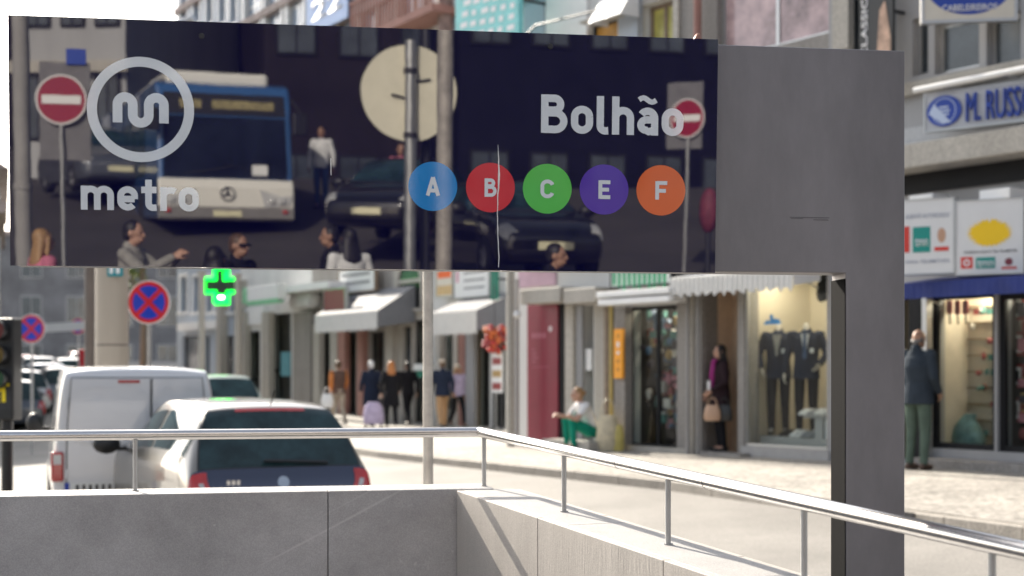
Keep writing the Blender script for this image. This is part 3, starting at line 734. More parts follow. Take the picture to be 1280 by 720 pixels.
# phone company box signs
PB = SignPlane(FA.hit(1150, .55), 1.7)
for k, (x0, x1, lab) in enumerate(((1112, 1192, 'white box sign with red and teal squares, partly behind the grey post'), (1195, 1279, 'white box sign with a yellow splash and small red and teal logos'))):
    rt, q = board(PB, 'box_sign', lab, 'sign', x0, 250, x1, 342, .45, .25, mat('white_box_sign', (.70, .70, .70), .45, var=.03), frame_al, .012)
    g_ = lambda x, y: bpt(PB, x, y, .45)
    teal = mat('teal_print', srgb(20, 140, 130), .5, var=0); redp = mat('red_print', srgb(205, 60, 50), .5, var=0); yel = mat('yellow_print', srgb(238, 196, 20), .5, var=.03); dkp = mat('dark_print', (.05, .05, .07), .5, var=0); wp = MATS['white_print']
    def sq(x0_, y0_, x1_, y1_, m, nm): a = g_(x0_, y1_); e = g_(x1_, y0_); return MB().box(a.x, e.x, -.454, -.4505, a.z, e.z).build(nm, m, rt)
    if k == 0:
        sq(1141, 283, 1163, 316, teal, 'logo_square'); a = g_(1144, 308); e = g_(1160, 308)
        text('tmn', 'logo_lettering', wp, rt, Vector((a.x, -.4545, a.z)), AX, AY, AZ, e.x-a.x, .10, .003, .01)
        sq(1129, 283, 1137, 316, redp, 'logo_square'); sq(1168, 308, 1186, 314, redp, 'logo_caption')
        a = g_(1177, 294); MB().prism([(.05*math.cos(t), .09*math.sin(t)) for t in (2*PI*j/18 for j in range(18))], Vector((a.x, -.4505, a.z)), AX, AY, AZ, .004).build('logo_drop', mat('tan_print', (.5, .3, .2), .5, var=0), rt)
        for y, t_ in ((271, 'AGENTE AUTORIZADO'), (327, 'PARA TELEM\u00d3VEIS')):
            a = g_(1132, y+3); e = g_(1187, y+3); text(t_, 'sign_lettering', mat('grey_blue_print', (.3, .33, .42), .5, var=0), rt, Vector((a.x, -.4505, a.z)), AX, AY, AZ, e.x-a.x, .055, .003, .004)
    else:
        c = g_(1237, 291); pts = []
        random.seed(9)
        for j in range(56):
            t = 2*PI*j/56; rr = 1 if j % 2 else random.uniform(.70, .86); pts.append((.27*rr*math.cos(t), .17*rr*math.sin(t)*(1.0 if j % 4 else 1.08)))
        MB().prism(pts, Vector((c.x, -.4505, c.z)), AX, AY, AZ, .004).build('yellow_splash', yel, rt)
        a = g_(1205, 318); e = g_(1272, 318); text('CARREGA AQUI O TEU TELEM\u00d3VEL', 'sign_lettering', dkp, rt, Vector((a.x, -.4505, a.z)), AX, AY, AZ, e.x-a.x, .045, .003, .006)
        sq(1201, 321, 1216, 336, redp, 'logo_square'); sq(1220, 321, 1244, 336, teal, 'logo_square')
        c = g_(1208.5, 328.5); MB().ring(Vector((c.x, -.4545, c.z)), AX, AY, AZ, .022, .042, .003, 16).build('logo_ring', wp, rt)
        a = g_(1222, 334); e = g_(1242, 334); text('tmn', 'logo_lettering', wp, rt, Vector((a.x, -.4545, a.z)), AX, AY, AZ, e.x-a.x, .085, .003, .008)
        c = g_(1261, 327); MB().prism([(.045*math.cos(t), .045*math.sin(t)) for t in (2*PI*j/18 for j in range(18))], Vector((c.x, -.4505, c.z)), AX, AY, AZ, .004).build('logo_dot', mat('maroon_print', (.2, .03, .05), .5, var=0), rt); sq(1252, 333, 1271, 336.5, redp, 'logo_caption')
random.seed(12)
for k, (x0, y0, x1, y1) in enumerate(((1136, 243, 1166, 249), (1224, 236, 1262, 249))):
    o = A1.px(MB(), x0, y0, x1, y1, .15, .5).build('cardboard_box', white_p, None, bevel=.01); o.location = A1.root.location; o.rotation_euler = A1.root.rotation_euler
    tag(o, ('long white strip lying on the left box sign', 'white carton standing on the box sign with the yellow splash')[k], 'box')
aw = awning(A1, 1125, 1330, 344, 369, .75, mat('blue_awning', srgb(20, 40, 110), .7, var=.2, scale=3), mat('blue_awning', (0, 0, 0)), .2, 'dark blue awning rolled under the white box signs', scallop=False)
# rolled poster hanging beside the upper windows
rt, q = board(A1, 'poster_banner', 'tall black poster banner with white vertical lettering and a figure', 'banner', 1074, -60, 1116, 90, .35, .05, black)
a = bpt(A1, 1083, 62, .35); text('CLASSICO', 'banner_lettering', MATS['white_print'], rt, Vector((a.x+.02, -.352, a.z-.1)), AY, -AX, AZ, .95, .1, .003, .01)
a = bpt(A1, 1104, 60, .35); MB().add([(a.x-.11, -.355, a.z-.6), (a.x+.12, -.355, a.z-.6), (a.x+.13, -.355, a.z+.1), (a.x+.03, -.355, a.z+.62), (a.x-.06, -.355, a.z+.5), (a.x-.1, -.355, a.z)], [(0, 1, 2, 3, 4, 5)]).build('printed_figure', mat('poster_tan', (.5, .33, .24), .6, var=.5, scale=7), rt)

# ---- A2: tailor's shop
A2 = Bld('tailor_shop', 'building with the tall cream shop window showing two dark suits', FA, 846, 1036, 8.6, 9, stone_g)
rd = A2.open(879, 352, 922, 566); rw = A2.open(930, 342, 1034, 560)
A2.open(930, 560, 1034, 572); 
A2.ops.pop()
up = A2.open(896, -70, 1040, 58)
A2.window(up, frame_al, mat('display_pane', (.42, .30, .30), .1, var=.75, scale=1.6, spec=.6), 2, 1, fw=.06)
A2.room(rw, 1.5, room_m, n=2); A2.room(rd, .62, mat('tan_door_wall', (.62, .47, .34), .7, var=.12), lamp=False, pad=.02)
A2.wall()
A2.window(rw, frame_al, win_glass, 1, 1, rec=.03, fw=.035, name='shop_window')
A2.part('pilaster', stone_c, 1040, -80, 1060, 62, 0, .12); A2.part('pilaster', stone_c, 858, 352, 866, 577, 0, .16); A2.part('pilaster', stone_g, 868, 352, 877, 577, 0, .10)
for x, r in ((859.5, .03), (872, .025)): a = bpt(A2, x, 572, .22); e = bpt(A2, x, 345, .22); MB().cyl(a, (a.x, a.y, e.z), r, n=10).build('drain_pipe', concrete, A2.root, True)
A2.part('plinth', mat('grey_plinth', (.36, .35, .34), .6, var=.12), 926, 561, 1036, 577, 0, .03); A2.part('threshold', stone_g, 876, 566, 924, 572, .0, .25)
A2.part('fascia', stone_c, 846, 318, 1036, 340, 0, .12)
a0 = awning(A2, 838, 992, 338, 364, .55, white_p, mat('white_fabric', (.66, .65, .62), .8, var=.06), .26, 'white pleated awning over the shop window with the suits')
u0, u1, z0, z1 = rw
MB().box(u0+.02, u1-.02, .31, 1.4, z0+.001, z0+.14).build('display_plinth', mat('grey_plinth', (.3, .3, .3)), A2.root)
a = bpt(A2, 964, 404, .0)
sc_ = MB()
for k, (dx, dz, w, h) in enumerate(((0, 0, .34, .035), (-.02, .06, .06, .13), (.05, .04, .1, .05), (-.1, .02, .05, .06), (.12, .03, .05, .05))): sc_.box(a.x+dx-w/2, a.x+dx+w/2, .024, .027, a.z+dz-h/2, a.z+dz+h/2)
sc_.build('window_decal', mat('blue_decal', srgb(60, 140, 200), .5, var=0), A2.root)
a = bpt(A2, 1029, 362, -.3); lm_ = MB(); lm_.ell((a.x, .3, a.z), .1, .09, .17, 12, 8); lm_.ell((a.x+.03, .3, a.z+.12), .08, .06, .12, 10, 6); lm_.ell((a.x-.04, .3, a.z-.06), .07, .07, .12, 10, 6)
o = lm_.build('hanging_coat', mat('dark_cloth', (.02, .02, .025), .9, var=.3), None, True); o.location = A2.root.location; o.rotation_euler = A2.root.rotation_euler; tag(o, 'dark garment hanging in the top right corner of the suit window', 'garment')
# shoes and boxes on the plinth
def shoe_pair(x, y, m, lab, d=-.55, s=1.0, g=None):
    p = bpt(A2, x, y, d); rt = empty('pair_of_shoes', A2.root.location, 0, lab, 'shoes', g); rt.rotation_euler = A2.root.rotation_euler
    for k in (-1, 1):
        sb = MB(); c = Vector((p.x+k*.055*s, -d, z0+.14 if y > 535 else p.z))
        sb.loft([((c.x, c.y, c.z), .045*s, .13*s), ((c.x, c.y, c.z+.03*s), .048*s, .14*s), ((c.x, c.y+.03*s, c.z+.07*s), .04*s, .09*s), ((c.x, c.y+.06*s, c.z+.10*s), .033*s, .05*s)], 14).build('shoe', m, rt, True)
shoe_pair(985, 548, black, 'black shoes on the window floor below the left suit'); shoe_pair(1000, 548, white_p, 'pale shoes on the window floor between the two suits', -.45, 1.1); shoe_pair(1012, 545, mat('grey_leather', (.3, .31, .32), .5), 'grey shoes at the front of the window floor', -.4)
ds = empty('shoe_stand', A2.root.location, 0, 'small grey stepped stand holding pale shoes in the suit window', 'stand'); ds.rotation_euler = A2.root.rotation_euler
p = bpt(A2, 1022, 520, -.4); MB().box(p.x-.2, p.x+.35, .31, .5, p.z-.03, p.z).build('stand_top', mat('grey_plinth', (.3, .3, .3)), ds, bevel=.005); MB().box(p.x-.0, p.x+.15, .34, .46, z0+.14, p.z-.03).build('stand_leg', MATS['grey_plinth'], ds)
for k, x in enumerate((1010, 1020, 1030)): shoe_pair(x, 519, mat('grey_leather', (.3, .31, .32)) if k % 2 else white_p, ('pale shoes at the left end of the grey stand', 'grey shoes in the middle of the grey stand', 'pale shoes at the right end of the grey stand')[k], -.42)
for k in range(3):
    p = bpt(A2, 1033, 552-k*17, -.45); o = MB().box(p.x-.14, p.x+.14, .38, .56, z0+.001+k*.14, z0+.138+k*.14).build('shoe_box', white_p, None, bevel=.006); o.location = A2.root.location; o.rotation_euler = A2.root.rotation_euler
    tag(o, 'white shoe box by the right edge of the suit window, %s of three' % ('lowest', 'middle', 'topmost')[k], 'box', 'shoe boxes stacked in the window')

# ---- A3: red panel building
A3 = Bld('corner_shop', 'building with a dark red shop panel, pale ledges and a crowded dark window', FA, 641, 846, 8.4, 9, wall_white)
rdk = A3.open(728, 382, 742, 556); rsw = A3.open(783, 382, 857, 560); rlt = A3.open(742, 380, 760, 556)
A3.ops.pop()
w1 = A3.open(806, 6, 866, 60) if False else A3.open(806, 2, 844, 58)
w2 = A3.open(735, 24, 772, 66)
A3.window(w1, frame_wd, mat('yellow_poster_pane', (.42, .38, .10), .3, var=.4, scale=3), 2, 1, fw=.07, trim=stone_c)
A3.window(w2, frame_dk, mat('orange_poster_pane', (.55, .28, .05), .4, var=.3, scale=3), 1, 1)
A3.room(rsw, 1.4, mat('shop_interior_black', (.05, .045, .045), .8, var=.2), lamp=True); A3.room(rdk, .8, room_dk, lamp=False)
A3.window(rsw, frame_dk, win_glass, 2, 1, rec=.05, fw=.06, name='shop_window')
A3.wall()
random.seed(5)
goods(A3, rsw, 'window_goods', 'crowded dark window full of small hung goods beside the orange sign', 210, gm, (.25, .9), (.06, .2), None, (.12, .97))
rt, q = board(A3, 'red_panel_sign', 'tall dark red advertising panel with small white print', 'sign', 659, 378, 697, 562, .06, .05, mat('dark_red_panel', srgb(125, 20, 48), .35, var=.08), None)
a = bpt(A3, 664, 423, .06)
for k, (dx, y, w, h) in enumerate(((.0, 423, .38, .09), (.0, 438, .08, .02), (0, 443, .14, .02), (0, 448, .18, .02), (0, 453, .12, .02), (0, 459, .5, .008))):
    z_ = bpt(A3, 664, y, .06).z
    if k == 0: text('BCN', 'panel_lettering', mat('pale_print', (.6, .5, .52), .5, var=0), rt, Vector((a.x+.02, -.0605, z_)), AX, AY, AZ, .42, .12, .003, .0) if False else [MB().box(a.x+.03+j*.11, a.x+.10+j*.11, -.0635, -.0605, z_, z_+h).build('print_block', mat('faded_print', (.4, .12, .17), .5, var=0), rt) for j in range(4)]
    else: MB().box(a.x+.03, a.x+.03+w, -.0635, -.0605, z_, z_+h).build('print_line', mat('faded_print', (.4, .12, .17)), rt)
a = bpt(A3, 688, 411, .06); MB().prism([(.06*math.cos(t)*(1 if k % 2 else .75), .06*math.sin(t)*(1 if k % 2 else .75)) for k, t in ((k, 2*PI*k/16) for k in range(16))], Vector((a.x, -.0605, a.z)), AX, AY, AZ, .003).build('print_flower', mat('pale_print', (.6, .5, .52), .5, var=0), rt)
A3.part('lilac_panel', mat('lilac_panel', (.50, .34, .42), .6, var=.1), 648, 318, 694, 358, 0, .04)
for x0, x1 in ((650, 700), (704, 744)): A3.part('ledge', stone_c, x0, 360, x1, 379, 0, .5, bevel=.02)
A3.part('dark_gap', frame_dk, 697.5, 380, 705, 556, 0, .03); A3.part('pilaster', stone_c, 706, 382, 716, 558, 0, .12); A3.part('pilaster', wall_grey, 717, 382, 727, 558, 0, .06)
A3.part('pilaster', stone_c, 743, 382, 762, 560, 0, .10); A3.part('pilaster', stone_g, 768, 384, 781, 566, 0, .16); A3.part('pilaster', frame_wd, 755, 384, 759, 560, .1, .13)
a = bpt(A3, 764, 556, .15); e = bpt(A3, 764, 380, .15); MB().cyl(a, (a.x, a.y, e.z), .03, n=10).build('yellow_pipe', mat('yellow_pipe', (.5, .38, .12), .6), A3.root, True)
A3.part('base_strip', stone_c, 783, 559, 860, 568, 0, .12); A3.part('notice', white_p, 732, 436, 739, 463, -.04, -.01)
A3.part('low_step', stone_c, 690, 566, 760, 574, 0, .3)
rt, q = board(A3, 'orange_sign', 'narrow vertical orange sign with pale marks on a grey pillar', 'sign', 767, 411, 778, 473, .22, .05, mat('orange_sign', srgb(240, 160, 30), .5, var=.05), None)
for k in range(5): a = bpt(A3, 772.5, 420+k*10.5, .22); MB().prism([(.035*math.cos(t), (.05 if k == 1 else .03)*math.sin(t)) for t in (2*PI*j/12 for j in range(12))], Vector((a.x, -.2205, a.z)), AX, AY, AZ, .003).build('orange_sign_mark', MATS['white_print'] if k in (1, 2) else mat('dark_orange_print', (.5, .2, .02), .5, var=0), rt)
rt, q = board(A3, 'green_shop_sign', 'green shop sign with pale upright lettering above the lit white boxes', 'sign', 764, 318, 838, 356, .4, .1, mat('pale_sign', (.62, .66, .62), .5, var=.1), dark_metal, .02)
for k in range(11): a = bpt(A3, 768+k*6.3, 347, .4); h = .12+.05*((k*7) % 3); MB().box(a.x-.035, a.x+.03, -.41, -.4005, a.z-h, a.z+h).build('green_stroke', mat('green_print', srgb(20, 150, 100), .5, var=.05), rt)
for k, y in enumerate((362, 372)): o = A3.px(MB(), 745+k*2, y, 836, y+7.5, .25, .62).build('sign_ledge', white_p, A3.root, bevel=.012)
A3.part('cornice', stone_c, 641, 296, 846, 314, 0, .3)
A3.part('blue_panel', wall_blue, 655, -70, 680, 66, 0, .05); A3.part('white_panel', white_p, 682, -70, 733, 66, 0, .06); A3.part('blue_panel', wall_blue, 773, -70, 803, 66, 0, .05)
a = bpt(A3, 752, 24, .25); 
MB().prism([(-.05, 0), (.75, 0), (.75, .035), (-.05, .035)], Vector((a.x-.4, -.02, a.z)), AX, AY, AZ, .35).build('window_hood', stone_c, A3.root)
aw_ = awning(A3, 735, 775, -14, 24, .45, white_p, white_p, .02, 'small white folded blind over the orange upper window', scallop=False)
a = bpt(A3, 872, 60, .2); e = bpt(A3, 872, -70, .2)
MB().cyl((a.x, -.2, 4.6), (a.x, -.2, 8.2), .06, n=12).build('drain_pipe', wall_brown, A3.root, True)
c0 = bpt(A3, 648, 28, .7); c1 = bpt(A3, 733, 6, .7); MB().tube([(c0.x-.6, -.35, c0.z-.25), (c0.x, -.33, c0.z), (c1.x, -.3, c1.z)], .018, 8).build('cable', dark_metal, A3.root, True)
rt, q = board(A3, 'teal_banner_sign', 'large pale teal sign with blurred white writing above the metro sign', 'sign', 569, -55, 648, 64, .9, .1, mat('teal_sign', srgb(120, 200, 200), .5, var=.15, scale=3), None)
random.seed(21)
for k in range(4):
    for j in range(6):
        a = bpt(A3, 574+j*12+k*2, 50-k*14-j*2.2, .9); w = random.uniform(.12, .24); MB().box(a.x, a.x+w, -.906, -.9005, a.z, a.z+.09).build('sign_stroke', MATS['white_print'], rt)

# ---- B row, farther down the street
B1 = Bld('shop_building', 'building with a small white awning and white signboards behind the thin steel pole', FB, 541, 650, 13, 9, wall_white, 0, 0)
for x0, x1 in ((545, 566), (592, 612)): B1.window(B1.open(x0, 412, x1, 536), frame_wd, win_glass, 1, 1, name='shop_window')
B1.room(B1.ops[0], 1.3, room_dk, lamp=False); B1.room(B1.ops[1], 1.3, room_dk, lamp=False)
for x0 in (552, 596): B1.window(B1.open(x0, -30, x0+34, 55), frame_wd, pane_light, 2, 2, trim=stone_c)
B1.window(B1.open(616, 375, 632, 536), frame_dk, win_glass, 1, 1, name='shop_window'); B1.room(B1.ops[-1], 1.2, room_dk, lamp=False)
B1.wall()
B1.part('pilaster', stone_c, 543, 400, 549, 540, 0, .2); B1.part('pilaster', stone_c, 566, 405, 571, 540, 0, .15); B1.part('pilaster', wall_brown, 572, 400, 580, 540, 0, .1); B1.part('pilaster', wall_grey, 582, 400, 592, 540, 0, .1)
aw1 = awning(B1, 538, 596, 372, 417, 1.2, mat('slate_awning', (.17, .175, .19), .8, var=.1), mat('white_fabric', (.66, .65, .62)), .55, 'slate and white shop awning right of the thin steel pole')
for x0, y0, x1, y1, lab, m in ((545, 338, 566, 371, 'small white and orange signboard over the right awning', cream_p), (568, 335, 611, 371, 'white signboard with pink print over the right awning', white_p)):
    rt, q = board(B1, 'shop_sign', lab, 'sign', x0, y0, x1, y1, .3, .1, m, frame_al, .02)
    if m is cream_p: MB().box(q[0]+.1, q[1]-.1, -.304, -.3005, q[3]-.2, q[3]-.02).build('orange_stripe', mat('orange_print', srgb(235, 100, 30), .5, var=0), rt); MB().box(q[0]+.05, q[1]-.05, -.304, -.3005, q[2]+.05, q[2]+.3).build('tan_stripe', mat('tan_stripe', (.6, .42, .2), .5, var=.1), rt)
    else: MB().box(q[0]+.1, q[0]+.22, -.304, -.3005, q[2]+.4, q[3]-.05).build('pink_mark', mat('pink_print', (.6, .25, .35), .5, var=0), rt); [MB().box(q[0]+.5, q[1]-.2, -.304, -.3005, q[2]+.2+k*.2, q[2]+.26+k*.2).build('grey_line', wall_grey, rt) for k in range(3)]
rt, q = board(B1, 'green_banner', 'dark green vertical banner beside the white signboard', 'banner', 613, 322, 621, 375, .7, .06, mat('green_banner', srgb(10, 110, 90), .6, var=.06), None)
# red goods hanging outside
p = FB.hit(618, 1.2); fl = empty('hanging_display', (p.x, p.y, 0), 0, 'bunch of red goods hanging outside a shop under a red and white panel', 'display')
zc = EYE-(424-YH)/F*p.y
fm = [MB() for _ in range(3)]
for k in range(60):
    t = random.uniform(0, 2*PI); rr = random.uniform(.1, .34); fm[k % 3].ell((rr*math.cos(t)*.9, rr*math.sin(t)*.9, zc+random.uniform(-.3, .3)*(1.2-rr)), .07, .07, .06, 8, 5)
for m, c in zip(fm, ((.42, .04, .03), (.5, .12, .03), (.3, .05, .06))): m.build('red_goods', mat('hanging_goods_%s' % 'abc'[fm.index(m)], c, .6, var=.2), fl, True)['kind'] = 'stuff'
MB().cyl((0, 0, zc), (0, 0, zc+1.3), .012, n=8).build('hanger', dark_metal, fl)
p = FB.hit(622, 1.0); pn = MB(); z_ = EYE-(465-YH)/F*p.y
bd_ = empty('menu_board', (p.x, p.y, 0), math.atan2(FB.u.y, FB.u.x), 'red and white striped panel on a stand below the hanging red goods', 'board')
MB().box(-.22, .22, -.02, .02, z_-.5, z_+.5).build('board', white_p, bd_)
for k, c in enumerate((gm[0], gm[4], gm[0])): MB().box(-.2, .2, -.028, -.0205, z_-.42+k*.3, z_-.26+k*.3).build('board_stripe', c, bd_)
for x in (-.18, .18): MB().box(x-.02, x+.02, -.02, .02, terrain(p.x, p.y)+.1, z_-.5).build('leg', dark_metal, bd_)

B2 = Bld('shop_building', 'building with a dark arched window and dark doorway left of the thin steel pole', FB, 491, 541, 13.5, 9, stone_c)
ra = B2.open(499, 354, 527, 386); B2.window(ra, frame_dk, pane_dark, 2, 1, trim=stone_c)
B2.window(B2.open(503, 408, 514, 536), frame_dk, pane_dark, 1, 2, name='door'); B2.window(B2.open(516, 400, 534, 536), frame_dk, win_glass, 1, 1, name='shop_window'); B2.room(B2.ops[-1], 1.5, room_dk, lamp=False)
B2.window(B2.open(500, -20, 530, 50), frame_wd, pane_light, 2, 2, trim=stone_c)
B2.wall()
u0, u1, z0, z1 = ra; aw2 = MB(); c = (u0+u1)/2; w = (u1-u0)/2
aw2.prism([(w*math.cos(t), .6*math.sin(t)) for t in (PI*k/20 for k in range(21))], (c, -.01, z1-.02), AX, AY, (0, 1, 0), .2).build('arch_light', pane_dark, B2.root)
MB().prism([((w+.2)*math.cos(t), .82*math.sin(t)) for t in (PI*k/20 for k in range(21))]+[(w*math.cos(t), .62*math.sin(t)) for t in (PI*(20-k)/20 for k in range(21))], (c, -.06, z1-.02), AX, AY, (0, 1, 0), .06).build('arch_surround', stone_c, B2.root)
B2.part('counter', mat('white_counter', (.7, .72, .7), .5), 517, 455, 533, 463, .0, .6); B2.part('green_board', MATS['green_banner'], 518, 463, 533, 472, .0, .55)
B3 = Bld('shop_building', 'building with a long slate and white awning and a dark red hanging sign', FB, 390, 491, 12.5, 9, stone_g)
for x0, x1 in ((402, 412), (432, 445), (462, 480)): B3.window(B3.open(x0, 415, x1, 535), frame_dk, win_glass, 1, 1, name='shop_window'); B3.room(B3.ops[-1], 1.4, room_dk, lamp=False)
for x0 in (398, 424, 452): B3.window(B3.open(x0, -22, x0+20, 42), frame_wd, pane_light, 1, 2, trim=stone_c)
B3.wall()
for x0, x1, m in ((391, 399, stone_c), (413, 421, stone_c), (422, 431, wall_brown), (446, 453, wall_brown), (482, 490, stone_c)): B3.part('pilaster', m, x0, 405, x1, 540, 0, .18)
awning(B3, 394, 472, 366, 413, 1.2, MATS['slate_awning'], MATS['white_fabric'], .5, 'slate and white shop awning in the middle, over the walking people')
rt, q = board(B3, 'red_sign', 'dark red rounded hanging sign above the middle awning', 'sign', 405, 362, 431, 388, 1.0, .1, mat('maroon_sign', (.2, .04, .05), .5, var=.1), frame_al, .03)
rt, q = board(B3, 'shop_sign', 'white signboard with grey print above the middle awning', 'sign', 424, 336, 468, 364, .3, .1, white_p, frame_wd, .04)
for k in range(2): MB().box(q[0]+.2, q[1]-.3, -.304, -.3005, q[2]+.2+k*.25, q[2]+.3+k*.25).build('grey_line', wall_grey, rt)
# brown balcony
bl = empty('balcony', B3.root.location, 0, 'brown balcony with upright bars above the metro sign', 'balcony'); bl.rotation_euler = B3.root.rotation_euler
u0, u1 = B3.u(436, .9), B3.u(540, .9); zb = B3.z(490, 26, .9)
MB().box(u0, u1, -.9, -.01, zb-.2, zb).build('balcony_slab', wall_brown, bl); MB().box(u0, u1, -.9, -.84, zb+1.0, zb+1.08).build('balcony_rail', wall_brown, bl)
for k in range(26): MB().box(u0+.1+(u1-u0-.2)*k/25-.03, u0+.1+(u1-u0-.2)*k/25+.03, -.89, -.85, zb+.003, zb+.997).build('balcony_bar', wall_brown, bl)
B4 = Bld('shop_building', 'narrow pale building with two dark doorways under a white canopy', FB, 300, 390, 14, 9, wall_white)
for x0, x1, y0 in ((308, 325, 414), (338, 364, 392)): B4.window(B4.open(x0, y0, x1, 535), frame_dk, win_glass, 1, 2, name='shop_window'); B4.room(B4.ops[-1], 1.5, room_dk, lamp=False)
for x0 in (306, 332, 360): B4.window(B4.open(x0, -24, x0+20, 36), frame_al, pane_light, 2, 2, trim=white_p)
B4.wall()
for x0, x1, m in ((301, 306, stone_c), (327, 336, stone_c), (366, 388, stone_g)): B4.part('pilaster', m, x0, 390, x1, 540, 0, .22)
B4.part('white_panel', white_p, 305, 384, 328, 406, 0, .1); B4.part('canopy', white_p, 333, 356, 410, 364, 0, .9); B4.part('canopy_curve', mat('grey_white', (.55, .55, .55), .6), 358, 365, 386, 386, 0, .5, bevel=.2)
B4.part('teal_panel', mat('teal_panel', (.1, .3, .35), .6), 351, 440, 362, 470, -.1, .02)
rt, q = board(B4, 'pharmacy_sign', 'white and green round-ended shop sign right of the green cross', 'sign', 305, 357, 347, 378, 1.2, .3, white_p, None)
MB().box(q[0]-.08, q[0]+.25, -1.22, -.88, q[2]+.01, q[3]-.01).build('green_end', mat('pale_green', (.2, .55, .3), .5), rt); MB().box(q[0]+.25, q[1], -1.21, -1.0, q[2]-.06, q[2]+.08).build('green_edge', MATS['pale_green'], rt)
B5 = Bld('corner_building', 'tall pale blue corner building with rows of windows at the far left of the row', FB, 221, 300, 16, 10, wall_blue)
for x0, x1 in ((228, 250), (256, 262), (276, 292)): B5.window(B5.open(x0, 420, x1, 535), frame_dk, pane_dark, 1, 2, name='door')
for x0 in (226, 242, 258, 274, 288):
    for y0 in (-20, 346): B5.window(B5.open(x0, y0, x0+9, y0+(50 if y0 < 0 else 44)), frame_al, pane_light, 1, 2, trim=white_p)
B5.wall()
for x0, x1 in ((270, 275), (293, 299)): B5.part('pilaster', stone_c, x0, 350, x1, 540, 0, .3)
B5.part('string_course', white_p, 221, 62, 300, 70, 0, .2); B5.part('string_course', white_p, 221, 402, 270, 412, 0, .3)
rt, q = board(B4, 'blue_poster', 'pale blue poster with large white numerals above the metro sign', 'poster', 383, -20, 434, 34, .25, .05, mat('blue_poster', srgb(140, 170, 215), .5, var=.08), None)
a = bpt(B4, 390, 28, .25); text('22', 'poster_lettering', MATS['white_print'], rt, Vector((a.x, -.252, a.z)), AX, AY, AZ, (q[1]-q[0])*.75, .62, .01, .02)

# ---- street end and left side
def simple_block(name, label, x, y, w, d, h, rz, m, wm, rows, cols, roof=None, z0=-1.2):
    rt = empty(name, (x, y, 0), rz, label, 'building')
    MB().box(0, w, 0, d, z0, h).build('wall', m, rt)
    for i in range(cols):
        for j in range(rows):
            u = (i+.5)/cols*w; z = 1.0+(h-1.2)*(j+.5)/rows; ww = min(.6, w/cols*.28); hh = min(.9, (h-1.2)/rows*.32)
            f = MB().box(u-ww-.08, u+ww+.08, -.06, .03, z-hh-.08, z+hh+.08).build('window', wm, rt); MB().box(u-ww, u-.03, -.075, -.061, z-hh, z+hh).build('pane', pane_dark, f); MB().box(u+.03, u+ww, -.075, -.061, z-hh, z+hh).build('pane', pane_dark, f)
    if roof:
        MB().add([(-.4, -.4, h), (w+.4, -.4, h), (w+.4, d+.4, h), (-.4, d+.4, h), (-.4, d/2, h+roof), (w+.4, d/2, h+roof)], [(0, 1, 5, 4), (2, 3, 4, 5), (0, 4, 3), (1, 2, 5), (0, 3, 2, 1)]).build('roof', roof_t, rt)
    else: MB().box(-.2, w+.2, -.2, d+.2, h+.001, h+.3).build('roof', roof_t, rt)
    return rt
p0 = P(12, 300, 46)
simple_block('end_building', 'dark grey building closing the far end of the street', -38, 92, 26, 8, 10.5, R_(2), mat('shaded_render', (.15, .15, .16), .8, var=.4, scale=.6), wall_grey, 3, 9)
simple_block('town_house', 'pale house with a sloping grey tiled roof at the left edge', -18.4, 51.5, 20, 9, 9.0, R_(109.5), wall_white, frame_al, 3, 7, 3.2)
simple_block('town_house', 'cream house with stone trim at the left edge, nearer than the tiled roof', -13.75, 38.5, 12, 8, 6.0, R_(109.5), cream_p, frame_al, 2, 4, None)

